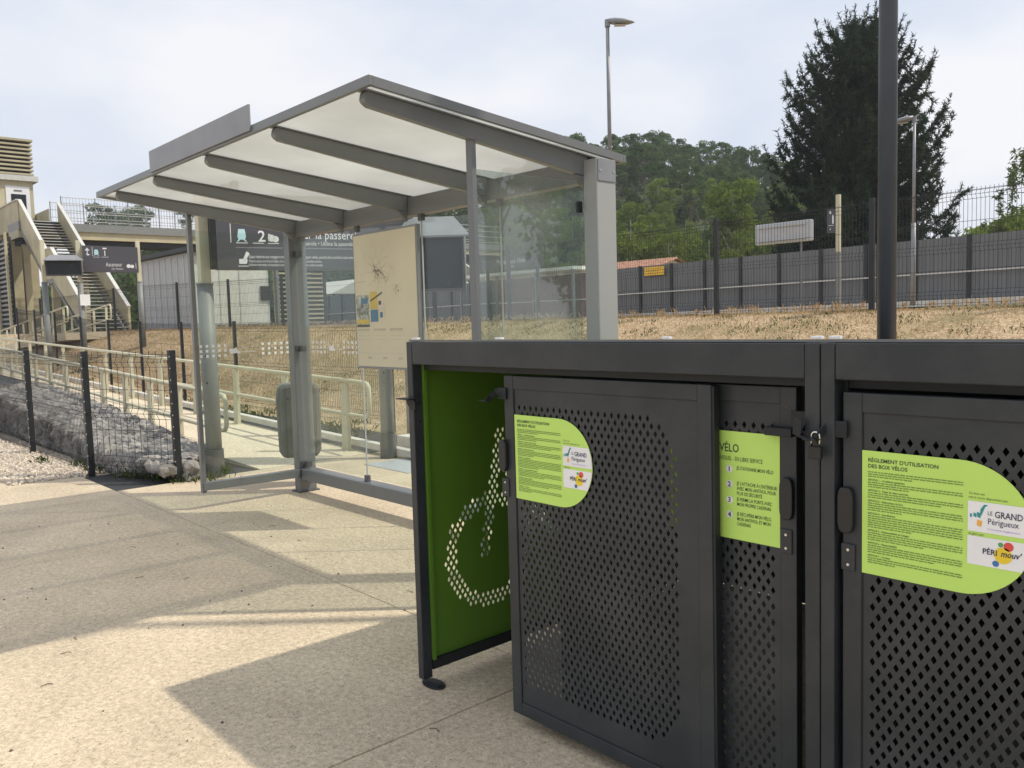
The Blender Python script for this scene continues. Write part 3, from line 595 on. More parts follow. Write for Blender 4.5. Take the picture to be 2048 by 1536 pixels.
# lugs on the post joint and padlock
lg = MB().bar((-1.066, 1.885, 1.17), (-1.036, 1.868, 1.165), .004, .045).bar((-1.037, 1.868, 1.148), (-1.003, 1.866, 1.143), .03, .004); lg.build('hasp', M['anth2'], A, bevel=.001)
PX, PY, PZ = -.9985, 1.866, 1.10
pk = thing('padlock', (PX, PY, PZ), 'small black padlock with a shiny steel shackle hanging where the two bike lockers meet', 'padlock')
bd = MB().box(PX-.016, PY-.007, PZ-.005, PX+.016, PY+.007, PZ+.026).build('lock_body', M['black'], pk, bevel=.003)
MB().tube([(PX-.010, PY, PZ+.024), (PX-.010, PY, PZ+.050)]+[(PX-.010*math.cos(a), PY, PZ+.050+.010*math.sin(a)) for a in [math.pi*i/8 for i in range(1, 9)]]+[(PX+.010, PY, PZ+.024)], .0028, 8).build('shackle', M['chrome'], pk, smooth=True)

# ------------------------------------------------------------ bus shelter
S = thing('bus_shelter', (-6.65, 3.51, 0), 'grey bus shelter with milky sloping roof and glass walls behind the open bike locker', 'bus shelter')
G = M['grey']
rz = lambda y: 2.494-.0962*(y-2.01)
for xa in (-6.70, -3.19):
    po = MB().box(xa, 3.43, .0, xa+.10, 3.585, 2.30).build('post', M['greypost'] if xa > -5 else G, S, bevel=.006)
    MB().box(xa-.02, 3.41, .0, xa+.12, 3.605, .012).build('base_plate', M['grey_d'], po)
    MB().box(xa+.006, 3.5855, .02, xa+.094, 3.589, 2.28).build('rear_cover', G, po)
MB().box(-3.088, 3.436, 2.18, -3.084, 3.58, 2.30).build('cover_plate', M['lampgrey'], S, bevel=.002)
for yy in (3.455, 3.56): MB().tube([(-3.084, yy, 2.235), (-3.080, yy, 2.235)], .006, 8).build('screw', M['screw'], S)
MB().box(-6.599, 3.44, .112, -3.192, 3.56, .212).build('rear_base_beam', G, S, bevel=.008)
MB().box(-6.599, 3.46, 2.19, -3.191, 3.55, 2.315).build('rear_head_beam', G, S, bevel=.004)
XR = [-6.55, -5.77, -4.91, -4.05, -3.205]
for x in XR:
    pts = [(2.05, rz(2.05)-.040), (2.045, rz(2.05)-.070), (2.053, rz(2.05)-.082), (2.075, rz(2.05)-.096), (3.459, rz(3.459)-.140), (3.459, rz(3.459)-.030), (2.06, rz(2.05)-.032)]
    wd = .045
    rb = MB().prism(pts, lambda u, v, d: (d, u, v), x-wd/2, x+wd/2); rb.build('roof_rib', G, S, bevel=.003)
    MB().prism([(2.02, rz(2.02)-.031), (3.62, rz(3.62)-.031), (3.62, rz(3.62)-.024), (2.02, rz(2.02)-.024)], lambda u, v, d: (d, u, v), x-.030, x+.030).build('rib_flange', G, S)
    MB().prism([(3.458, 2.15), (3.458, 2.215), (3.38, 2.22)], lambda u, v, d: (d, u, v), x-.018, x+.018).build('bracket', G, S)
RXa, RXb, RYa, RYb = -6.895, -3.088, 2.01, 3.674
MB().prism([(RYa+.02, rz(RYa+.02)-.020), (RYb-.02, rz(RYb-.02)-.020), (RYb-.02, rz(RYb-.02)-.012), (RYa+.02, rz(RYa+.02)-.012)], lambda u, v, d: (d, u, v), RXa+.02, RXb-.02).build('roof_panel', M['roofpan'], S)
MB().box(RXa, RYa, rz(RYa)-.040, RXb, RYa+.022, rz(RYa)+.004).build('front_edge', G, S, bevel=.002)
MB().box(RXa, RYb-.022, rz(RYb)-.036, RXb, RYb, rz(RYb)+.004).build('rear_edge', G, S, bevel=.002)
for xa in (RXa, RXb-.022):
    MB().prism([(RYa+.0225, rz(RYa+.0225)-.038), (RYb-.0225, rz(RYb-.0225)-.038), (RYb-.0225, rz(RYb-.0225)+.003), (RYa+.0225, rz(RYa+.0225)+.003)], lambda u, v, d: (d, u, v), xa+.0003, xa+.0217).build('side_edge', G, S)
MB().box(-5.695, 1.998, 2.468, -4.215, 2.0085, 2.603).build('fascia_plate', M['lampgrey'], S, bevel=.001)
# left side screen
sb = MB().prism([(2.583, .15), (3.429, .135), (3.429, .205), (2.583, .215)], lambda u, v, d: (d, u, v), -6.645, -6.585).build('side_base_beam', G, S, bevel=.004)
MB().box(-6.645, 2.578, .13, -6.60, 2.612, rz(2.56)-.085).build('side_upright', G, S, bevel=.003)
MB().box(-6.624, 2.614, .225, -6.616, 3.425, 2.21).build('side_glass', M['glass'], S)
MB().box(-3.235, 2.645, .13, -3.19, 2.674, rz(2.56)-.085).build('side_upright', G, S, bevel=.003)
MB().box(-3.24, 2.676, .13, -3.185, 3.429, .20).build('side_base_beam', G, S, bevel=.004)
MB().box(-3.214, 2.676, .225, -3.206, 3.425, 2.185).build('side_glass', M['glass_r'], S)
# rear glass in four sheets with clamps
gx = [-6.585, -5.625, -5.605, -4.79, -4.77, -3.965, -3.945, -3.20]
for i in range(4): MB().box(gx[2*i], 3.49, .245, gx[2*i+1], 3.498, 2.165).build('rear_glass', M['glass'], S)
for x in (-5.615, -4.78, -3.955):
    MB().box(x-.0035, 3.489, .263, x+.0035, 3.499, 2.144).build('glass_edge', M['kiosk'], S)
    for za, zb in ((.20, .262), (2.145, 2.21)): MB().box(x-.022, 3.478, za, x+.022, 3.510, zb).build('clamp', M['grey_d'], S, bevel=.002)
for (x, y) in ((-6.602, 3.47), (-6.55, 3.494)):
    for z in (.25, 1.25, 2.05): MB().box(x-.02, y-.025, z-.025, x+.022, y+.02, z+.025).build('clamp', M['grey_d'], S, bevel=.002)
MB().box(-3.222, 3.40, 2.02, -3.198, 3.43, 2.08).build('clamp', M['black'], S)
# white safety marks on the glass
mk = MB()
def sq(fn, u, v, s=.018): rect(mk, u-s/2, v-s/2, u+s/2, v+s/2, fn)
fa = lambda u, v: (-6.6145, u, v); fb = lambda u, v: (u, 3.4885, v)
for z in (1.302, 1.262, 1.222):
    for i in range(5): sq(fa, 2.632+i*.050, z, .021); sq(fa, 3.156+i*.0555, z, .021)
    for i in range(4): sq(fb, -6.365+i*.062, z, .022); sq(fb, -5.87+i*.062, z, .022)
for fn, u0, k in ((fa, 2.872, 1), (fb, -6.10, 1)):
    mk.add([fn(u0, 1.235), fn(u0+.085, 1.235), fn(u0+.085, 1.247), fn(u0+.06, 1.262), fn(u0+.055, 1.285), fn(u0+.03, 1.272), fn(u0, 1.275), fn(u0-.01, 1.26)], [tuple(range(8))])
    text_into(mk, 'Péri', .035, lambda x, y: fn(u0+.10+x, 1.268+y)); text_into(mk, 'mobilité urbaine', .018, lambda x, y: fn(u0+.10+x, 1.240+y))
mk.build('glass_marking', M['white'], S)
# information panel hanging on the rear glass
ip = thing('information_panel', (-5.2, 3.47, 1.10), 'faded cream transport map in a grey frame fixed to the rear glass', 'notice board')
ix0, ix1, iz0, iz1 = -5.625, -4.79, 1.107, 2.125
MB().box(ix0, 3.455, iz0, ix1, 3.487, iz1).build('frame', M['lampgrey'], ip, bevel=.003)
pn = MB().box(ix0+.016, 3.452, iz0+.016, ix1-.016, 3.456, iz1-.016).build('map_sheet', M['sand'], ip)
fi = lambda d: (lambda u, v: (ix0+.016+u*(ix1-ix0-.032), 3.4515-d, iz0+.016+v*(iz1-iz0-.032)))
f0 = fi(0)
mm = MB(); rnd = random.Random(9)
def wig(p, ang, n, w_):
    pts = [p]
    for _ in range(n):
        ang += rnd.uniform(-.7, .7); pts.append((pts[-1][0]+.022*math.cos(ang), pts[-1][1]+.018*math.sin(ang)))
    for a, b in zip(pts, pts[1:]):
        dx, dy = b[0]-a[0], b[1]-a[1]; L_ = math.hypot(dx, dy); nx_, ny_ = -dy/L_*w_, dx/L_*w_
        mm.add([f0(a[0]-nx_, a[1]-ny_), f0(b[0]-nx_, b[1]-ny_), f0(b[0]+nx_, b[1]+ny_), f0(a[0]+nx_, a[1]+ny_)], [(0, 1, 2, 3)])
for k in range(40): wig((.38+rnd.uniform(-.05, .08), .72+rnd.uniform(-.02, .03)), rnd.uniform(0, 6.28), rnd.randint(5, 15), .0014)
for k in range(8): wig((.70, .60), rnd.uniform(2, 6.28), 4, .0016)
for k in range(3):
    rect(mm, .02+k*.27, .272, .225+k*.27, .288, f0)
    for v in (.262, .235, .205, .14, .10): rect(mm, .02+k*.27, v, .225+k*.27-(.1 if v in (.14,) else 0), v+.0022, f0)
    rect(mm, .18+k*.25, .058, .25+k*.25, .074, f0)
rect(mm, .02, .645, .2, .650, f0)
mm.build('map_lines', M['mapink'], pn)
q = MB(); [disc(q, a, b, .008, f0, 10) for a, b in ((.37, .715), (.41, .725), (.45, .70), (.33, .72), (.40, .69), (.72, .56))]; q.build('map_dots', M['mapdark'], pn)
q = MB(); rect(q, .01, .30, .235, .545, f0); q.build('photo_poster', M['poster'], pn)
f1 = fi(.0012)
q = MB(); rect(q, .015, .325, .225, .36, f1); rect(q, .255, .435, .37, .565, f1); q.build('yellow_print', M['mapyellow'], pn)
q = MB(); rect(q, .255, .34, .38, .43, f1); rect(q, .41, .37, .46, .41, f1); rect(q, .10, .48, .21, .52, f1); q.build('blue_print', M['mapblue'], pn)
f2 = fi(.002)
q = MB(); q.add([f2(.26, .505), f2(.26, .49), f2(.46, .55), f2(.46, .563)], [(0, 1, 2, 3)]); rect(q, .395, .465, .44, .495, f2); rect(q, .012, .302, .232, .318, f2); q.build('dark_print', M['mapdark'], pn)
q = MB(); rect(q, .375, .435, .48, .50, f1); rect(q, .455, .345, .485, .43, f1); q.build('pink_print', M['render'], pn)

# waste bin behind the left rear post
bn = thing('litter_bin', (-6.93, 3.60, 0), 'tall rounded grey litter bin fixed outside the shelter at its left rear post', 'bin')
c = Vector((-6.93, 3.62, 0)); ux = Vector((.465, .885, 0)); uy = Vector((-.885, .465, 0))
def binfn(u, v, d): p = c+ux*u+uy*d; return (p.x, p.y, v)
prof = [(-.15, .262), (.15, .262), (.185, .33), (.195, .80), (.18, .905), (.13, .93), (-.13, .93), (-.18, .905), (-.195, .80), (-.185, .33)]
MB().prism(prof, binfn, -.12, .13).build('bin_body', mat('bin_grey_plastic', (.12, .13, .125), .4), bn, bevel=.035)
MB().prism([(-.13, .28), (-.105, .27), (-.10, .9), (-.112, .9)], binfn, -.126, -.115).build('lid_seam', M['grey_d'], bn)
MB().tube([binfn(-.09, .80, -.12), binfn(-.09, .80, -.128)], .008, 8).build('lock', M['black'], bn)
MB().bar((-6.81, 3.56, .6), (-6.70, 3.52, .6), .05, .10).build('bracket', G, bn)

# ------------------------------------------------------------ station signs and columns by the ramp
def column(x, y, zb, label, top=2.75, r=.075, capz=1.86, sleeve=True, group=None):
    t = thing('sign_column', (x, y, zb), label, 'column', group)
    MB().tube([(x, y, zb), (x, y, zb+capz)], r, 20).build('lower_tube', M['postgrey'], t, smooth=True)
    MB().tube([(x, y, zb+capz), (x, y, zb+capz+.012)], r+.006, 20).build('collar', M['postgrey'], t)
    MB().box(x-.045, y-.05, zb+capz+.012, x+.045, y+.05, zb+top).build('cream_mast', M['cream'], t, bevel=.006)
    if sleeve: MB().tube([(x, y, zb+.002), (x, y, zb+.27)], r+.014, 20).build('sleeve', M['sleeve'], t, smooth=False)
    for z in (1.18, .92): MB().tube([(x+r*.70, y-r*.72, zb+z), (x+r*.72, y-r*.74, zb+z)], .009, 8).build('bolt', M['black'], t)
    return t
column(-7.98, 3.25, 0, 'grey column with cream top and dark base sleeve beside the shelter left glass')
column(-7.56, 4.98, 0, 'grey column with dark base sleeve behind the transport map panel')
P0 = Vector((-7.88, 3.33, 0)); P1 = Vector((-7.40, 5.30, 0)); dd = (P1-P0).normalized(); nn = Vector((dd.y, -dd.x, 0))
def sgn(d): return lambda u, v: tuple(P0+dd*u+nn*(d)+Vector((0, 0, v)))
sg = thing('direction_sign', tuple(P0+Vector((0, 0, 2.0))), 'dark grey platform 2 and footbridge direction sign hung between two columns behind the shelter', 'sign')
MB().prism([(0, 1.995), (2.0, 1.995), (2.0, 2.72), (0, 2.72)], lambda u, v, d: sgn(d)(u, v), -.05, .075).build('sign_board', M['signgrey'], sg, bevel=.004)
MB().prism([(-.05, 2.0), (-.002, 2.0), (-.002, 2.72), (-.05, 2.72)], lambda u, v, d: sgn(d)(u, v), -.04, .07).build('sign_edge', M['black'], sg)
t = MB(); fs = sgn(.0775)
text_into(t, "Quais réservés aux voyageurs munis d'un titre de transport valide, pouvant être contrôlé à tout moment", .045, lambda x, y: fs(.29+x, 2.105+y), squeeze=.56)
text_into(t, "Platform access restricted to holders of a valid ticket. Tickets may be controlled at all time.", .037, lambda x, y: fs(.29+x, 2.065+y), squeeze=.52)
text_into(t, "Andenes reservados a los pasajeros con billete valido. Se controlara a todo momento.", .037, lambda x, y: fs(.29+x, 2.030+y), squeeze=.56)
for i in range(58): disc(t, .185+i*.0235, 2.205, .0045, fs, 6)
text_into(t, "Par la passerelle", .125, lambda x, y: fs(.78+x, 2.30+y), squeeze=.82); text_into(t, "Pasarela • Utilice la pasarela", .058, lambda x, y: fs(.80+x, 2.235+y), squeeze=.82)
text_into(t, "2", .15, lambda x, y: fs(.385+x, 2.265+y), bold=.002)
rect(t, .13, 2.25, .137, 2.43, fs)
for a, b in ((.18, .29), (.335, .44), (.48, .585)): rect(t, a, 2.245, b, 2.252, fs)
disc(t, .515, 2.30, .035, fs, 10); disc(t, .555, 2.29, .032, fs, 10); rect(t, .485, 2.27, .50, 2.34, fs)
t.add([fs(.20, 2.05), fs(.27, 2.05), fs(.28, 2.09), (fs(.265, 2.10)), fs(.20, 2.095)], [(0, 1, 2, 3, 4)]); t.add([fs(.235, 2.09), fs(.262, 2.08), fs(.300, 2.15), fs(.272, 2.17)], [(0, 1, 2, 3)]); rect(t, .19, 2.025, .29, 2.032, fs)
t.build('sign_text', M['white'], sg)
q = MB()
def train(q, u, v, s, f): q.add([f(u-.03*s, v+.02*s), f(u+.03*s, v+.02*s), f(u+.04*s, v+.05*s), f(u+.03*s, v+.12*s), f(u-.03*s, v+.12*s), f(u-.04*s, v+.05*s)], [(0, 1, 2, 3, 4, 5)]).add([f(u-.05*s, v), f(u-.035*s, v), f(u-.015*s, v+.02*s), f(u-.03*s, v+.02*s)], [(0, 1, 2, 3)]).add([f(u+.05*s, v), f(u+.035*s, v), f(u+.015*s, v+.02*s), f(u+.03*s, v+.02*s)], [(0, 3, 2, 1)])
train(q, .235, 2.26, 1, fs); q.build('train_symbol', M['icy'], sg)

def hood_display(x, y, zc, W_, H_, D_, yaw, label, parentname='train_display', arm=None):
    t = thing(parentname, (x, y, zc), label, 'display screen')
    ux = Vector((math.cos(yaw), math.sin(yaw), 0)); uy = Vector((ux.y, -ux.x, 0))      # uy = facing direction
    P = lambda u, d, v: tuple(Vector((x, y, zc))+ux*u+uy*d+Vector((0, 0, v)))
    MB().add([P(-W_/2, 0, -H_/2), P(W_/2, 0, -H_/2), P(W_/2, 0, H_/2), P(-W_/2, 0, H_/2), P(-W_/2, -D_, -H_/2), P(W_/2, -D_, -H_/2), P(W_/2, -D_, H_/2), P(-W_/2, -D_, H_/2)],
             [(0, 1, 2, 3), (5, 4, 7, 6), (1, 5, 6, 2), (4, 0, 3, 7), (3, 2, 6, 7), (4, 5, 1, 0)]).build('casing', M['signgrey'], t)
    MB().add([P(-W_/2+.03, .004, -H_/2+.03), P(W_/2-.03, .004, -H_/2+.03), P(W_/2-.03, .004, H_/2-.03), P(-W_/2+.03, .004, H_/2-.03)], [(0, 1, 2, 3)]).build('screen', M['screen'], t)
    h = MB(); a = W_/2+.03
    h.add([P(-a*.75, -D_-.02, H_/2+.36*H_), P(a*.6, -D_-.02, H_/2+.36*H_), P(a+.04, .22, H_/2-.02), P(-a, .22, H_/2-.02), P(-a*.75, -D_-.02, H_/2+.32*H_), P(a*.6, -D_-.02, H_/2+.32*H_), P(a+.04, .22, H_/2-.04), P(-a, .22, H_/2-.04)],
          [(0, 1, 2, 3), (7, 6, 5, 4), (3, 2, 6, 7), (0, 3, 7, 4), (1, 5, 6, 2), (0, 4, 5, 1)])
    for s_ in (-1, 1): h.add([P(s_*W_/2, -D_, H_/2+.005), P(s_*W_/2, .20, H_/2-.03), P(s_*W_/2, .0, -H_/2), P(s_*W_/2+.01*s_, -D_, H_/2+.005), P(s_*W_/2+.01*s_, .20, H_/2-.03), P(s_*W_/2+.01*s_, .0, -H_/2)], [(0, 1, 2), (3, 5, 4), (0, 3, 4, 1), (1, 4, 5, 2)])
    h.build('hood', M['hood'], t)
    if arm: MB().bar(P(0, -D_, 0), arm, .06, .06).build('arm', M['cream'], t)
    return t
hood_display(-7.12, 5.34, 2.05, .66, .58, .10, math.atan2(.74, .67), 'large dark display screen under a light grey hood, behind the shelter rear glass', arm=(-7.56, 4.98, 2.2))
# planter kerb and metal cover near the ramp foot
tag(MB().box(-7.75, 5.22, 0, -6.9, 5.6, .20).build('concrete_block', M['whitec'], loc=(-7.3, 5.4, 0), bevel=.01), 'low pale concrete block beside the column behind the map panel', 'block')
tag(MB().tube([(-7.80, 5.45, 0), (-7.80, 5.45, 2.3)], .045, 14).build('drain_pole', M['postgrey'], loc=(-7.8, 5.45, 0), smooth=True), 'thin grey pole standing by the low pale concrete block', 'pole')
tag(MB().prism([(-7.0+.55*math.cos(a), 4.85+.40*math.sin(a)*1.0) for a in [2*math.pi*i/4+.78 for i in range(4)]], lambda u, v, d: (u, v, d), .0, .006).build('manhole_cover', M['kiosk'], loc=(-7, 4.85, 0)), 'flat light grey access cover in the paving beyond the rear beam of the shelter', 'manhole cover')

# ------------------------------------------------------------ tall poles and lamps
pl = thing('lamp_post', (-1.78, 4.0, 0), 'thick dark grey pole rising out of the picture behind the bike lockers', 'lamp post')
MB().tube([(-1.78, 4.0, 0), (-1.78, 4.0, 3), (-1.78, 4.0, 5.2)], .045, 28, r1=.036).build('pole', M['pole'], pl, smooth=True)
MB().tube([(-1.78, 4.0, 0), (-1.78, 4.0, .02)], .11, 20).build('base_flange', M['anth2'], pl)
MB().tube([(-1.78, 4.0, 5.2), (-1.78, 4.0, 5.3)], .16, 24, r1=.05).build('lantern', M['anth2'], pl, smooth=True)
def lamp(x, y, zb, zt, yaw, label, r=.065):
    t = thing('street_lamp', (x, y, zb), label, 'street lamp', 'grey station street lamps')
    zm = zb+(zt-zb)*.45
    MB().tube([(x, y, zb), (x, y, zm)], r*1.2, 14, r1=r).build('lower_mast', M['lampgrey'], t, smooth=True)
    MB().tube([(x, y, zm), (x, y, zt)], r*.75, 14, r1=r*.62).build('upper_mast', M['lampgrey'], t, smooth=True)
    MB().tube([(x, y, zt-.06), (x, y, zt+.10)], r*.95, 14).build('head_socket', M['lampgrey'], t)
    d = Vector((math.cos(yaw), math.sin(yaw), 0)); s = Vector((-d.y, d.x, 0)); b = MB(); ring = []
    secs = [(.03, .07, .10, .02), (.18, .13, .11, -.03), (.36, .15, .09, -.05), (.52, .10, .05, -.03), (.62, .02, .01, -.01)]
    for (l_, w_, hu, hd) in secs:
        for k in range(10):
            a = 2*math.pi*k/10; v = math.sin(a); p = Vector((x, y, zt+.03))+d*l_+s*w_*math.cos(a)+Vector((0, 0, v*hu if v > 0 else -v*hd)); b.v.append(tuple(p))
    for i in range(4):
        for k in range(10): b.f.append((i*10+k, i*10+(k+1) % 10, (i+1)*10+(k+1) % 10, (i+1)*10+k))
    b.f.append(tuple(range(10))[::-1]); b.f.append(tuple(range(40, 50)))
    hd_ = b.build('lamp_head', M['lampgrey'], t, smooth=True)
    q = MB(); p = [Vector((x, y, zt-.03))+d*l_+s*w_ for l_, w_ in ((.16, -.09), (.42, -.09), (.42, .09), (.16, .09))]
    q.add(p, [(3, 2, 1, 0)]); q.build('lens', M['kiosk'], hd_)
lamp(-13.15, 15.07, 1.4, 8.12, R(48), 'tall grey street lamp rising behind the right end of the shelter roof')
lamp(-9.95, 24, 1.5, 6.55, R(190), 'slim grey street lamp standing before the barrier wall, in front of the big spruce', .058)
lamp(-51.5, 23, 1.4, 8.0, R(200), 'thin grey street lamp beyond the footbridge deck', .07)

# ------------------------------------------------------------ platform furniture far side
ct = thing('platform_sign', (-12.12, 24, 1.5), 'pale post with a small dark sign reading 1, in front of the barrier wall', 'sign')
MB().box(-12.19, 23.95, 1.5, -12.05, 24.05, 3.15).build('lower_post', M['postgrey'], ct); MB().box(-12.18, 23.955, 3.151, -12.06, 24.045, 4.82).build('upper_post', M['cream'], ct)
bs = MB().box(-12.46, 23.97, 3.72, -12.20, 24.03, 4.42).build('sign_plate', M['signgrey'], ct)
t = MB(); text_into(t, '1', .36, lambda x, y: (-12.36+x, 23.965, 3.99+y), bold=.004); rect(t, -12.41, 3.93, -12.25, 3.945, lambda u, v: (u, 23.965, v)); disc(t, -12.35, 4.32, .04, lambda u, v: (u, 23.965, v), 10); disc(t, -12.35, 3.83, .02, lambda u, v: (u, 23.965, v), 6); t.build('sign_text', M['white'], bs)
bb = thing('display_board', (-13.3, 22.5, 1.5), 'wide light grey display board above the barrier wall, left of the sign post', 'display board')
def bf(u, v, d): return (-13.97+u*1.80, 22.5+d, 3.43+v*.60)
MB().prism([(0, 0), (1, 0), (1, 1), (0, 1)], bf, 0, .16).build('casing', M['kiosk'], bb, bevel=.03)
MB().box(-13.85, 22.45, 3.90, -12.32, 22.499, 3.95).box(-13.85, 22.45, 3.50, -12.32, 22.499, 3.55).build('rail', M['kiosk'], bb, bevel=.006)
MB().box(-12.60, 22.67, 1.4, -12.56, 22.71, 3.6).build('support', M['wallgrey'], bb)

# barrier wall
wl = thing('barrier_wall', (5, 30, 1.5), 'long grey panelled barrier wall with dark posts and a pale rail, beyond the tracks', 'wall')
wz0 = lambda x: 1.45+3*((1.439+.0121*(x/3+8.163))-1.45); wz1 = lambda x: 1.45+3*((2.179+.0092*(x/3+8.163))-1.45)
x = -8.163*3; posts = []
while x < 8: posts.append(x); x += .5775*3
x = -8.163*3-.5775*3
while x > -78: posts.insert(0, x); x -= .5775*3
for a, b_ in zip(posts, posts[1:]):
    MB().add([(a+.05, 30, wz0(a)+.1), (b_-.05, 30, wz0(b_)+.1), (b_-.05, 30, wz1(b_)), (a+.05, 30, wz1(a)), (a+.05, 30.06, wz0(a)+.1), (b_-.05, 30.06, wz0(b_)+.1), (b_-.05, 30.06, wz1(b_)), (a+.05, 30.06, wz1(a))],
             [(0, 1, 2, 3), (5, 4, 7, 6), (3, 2, 6, 7), (0, 3, 7, 4), (1, 5, 6, 2), (4, 5, 1, 0)]).build('panel', M['wallgrey'], wl)
for a in posts: MB().box(a-.065, 29.93, wz0(a)-.1, a+.065, 30.07, wz1(a)+.02).build('post', M['dark_steel'], wl)
MB().bar((posts[0], 29.90, (wz0(posts[0])*.54+wz1(posts[0])*.46)), (posts[-1], 29.90, (wz0(posts[-1])*.54+wz1(posts[-1])*.46)), .05, .045).build('rail', M['kioskw'], wl)
MB().bar((posts[0], 29.8, wz0(posts[0])+.0), (posts[-1], 29.8, wz0(posts[-1])+.0), .3, .20).build('plinth', M['whitec'], wl)
rb = MB()
for a, b_ in zip(posts, posts[1:]):
    for k in range(1, 6):
        xx = a+(b_-a)*k/6
        if xx > -50: rb.box(xx-.008, 29.985, wz0(xx)+.12, xx+.008, 29.9995, wz1(xx)-.02)
rb.build('panel_rib', M['wallgrey'], wl)['kind'] = 'stuff'
ys_ = thing('warning_sign', (-23.6, 29.85, 3.2), 'small yellow rectangular warning sign mounted on the barrier wall near the right shelter post', 'sign')
p_ = MB().box(-24.17, 29.86, 3.20, -23.07, 29.89, 3.57).build('sign_plate', mat('faded_yellow_plate', (.80, .50, .04), .5), ys_, bevel=.01)
q = MB(); rect(q, -24.05, 3.48, -23.2, 3.50, lambda u, v: (u, 29.857, v)); rect(q, -24.05, 3.38, -23.4, 3.40, lambda u, v: (u, 29.857, v)); rect(q, -24.05, 3.28, -23.25, 3.30, lambda u, v: (u, 29.857, v)); q.build('faded_print', mat('faded_brown_print', (.42, .26, .05), .6), p_)
# platform passenger shelter seen through the glass
ps = thing('platform_shelter', (-16.8, 15, 1.38), 'platform shelter with brownish walls and thin white roof edge, seen through glass', 'shelter')
MB().box(-18.9, 15.0, 2.62, -14.35, 16.6, 2.70).build('roof', M['white'], ps)
for x in (-18.8, -17.25, -15.7, -14.4):
    MB().box(x-.03, 15.02, 1.3, x+.03, 15.08, 2.62).build('post', M['lampgrey'], ps)
for a, b_ in ((-18.75, -17.3), (-17.2, -15.75), (-15.65, -14.45)):
    MB().box(a, 16.4, 1.45, b_, 16.44, 2.58).build('rear_panel', mat('brown_tinted_panel', (.24, .11, .085), .3), ps)
    MB().box(a, 16.395, 1.9, b_, 16.399, 1.93).build('handrail_strip', M['white'], ps)
ns = thing('station_name_sign', (-16.0, 14.6, 1.4), 'dark sign with the station name in white letters in front of the platform shelter', 'sign')
MB().box(-17.3, 14.58, 2.75, -15.0, 14.64, 3.02).build('sign_board', M['signgrey'], ns)
for x in (-17.1, -15.2): MB().box(x-.03, 14.58, 1.3, x+.03, 14.64, 2.749).build('post', M['dark_steel'], ns)
t = MB(); text_into(t, "Marsac-sur-l'Isle", .17, lambda x, y: (-16.15+x, 14.575, 2.87+y), 'CENTER'); text_into(t, "Marçac", .10, lambda x, y: (-16.15+x, 14.575, 2.78+y), 'CENTER'); t.build('sign_text', M['white'], ns)

# ------------------------------------------------------------ kiosk on the platform
ks = thing('equipment_kiosk', (-28, 11.2, 1.38), 'pale grey panelled equipment cabin with a flat roof on the platform', 'kiosk')
MB().box(-33.2, 10.96, 1.25, -28.0, 13.7, 3.98).build('cladding', M['kiosk'], ks, bevel=.02)
MB().box(-27.998, 11.05, 1.35, -27.96, 13.6, 3.85).build('front_wall', M['kioskw'], ks)
MB().box(-33.4, 10.75, 3.981, -27.75, 13.9, 4.12).build('roof', M['anth2'], ks)
sv = MB()
for i in range(1, 9): x = -33.2+5.2*i/9; sv.box(x-.02, 10.935, 1.3, x+.02, 10.959, 3.9)
sv.build('panel_seam', M['kioskw'], ks)
for yy in (11.9, 12.6): MB().box(-27.959, yy-.02, 1.4, -27.945, yy+.02, 3.8).build('pilaster', M['kiosk'], ks)
nsn = tag(MB().box(-27.94, 13.35, 2.35, -27.90, 13.75, 2.85).build('door_sign', M['shadow'], ks), None)
# louvred screen to the right of the kiosk
lv = thing('louvred_screen', (-29, 15.3, 1.4), 'tall screen of horizontal pale slats over a dark recess, right of the pale cabin', 'screen')
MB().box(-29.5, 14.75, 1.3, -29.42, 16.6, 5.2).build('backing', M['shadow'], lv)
s_ = MB(); z = 1.5
while z < 5.1: s_.box(-29.40, 14.75, z, -29.30, 16.6, z+.06); z += .17
s_.build('slats', M['stair'], lv)
for yy in (14.70, 16.65): MB().box(-29.5, yy-.05, 1.3, -29.3, yy+.05, 5.3).build('upright', M['postgrey'], lv)

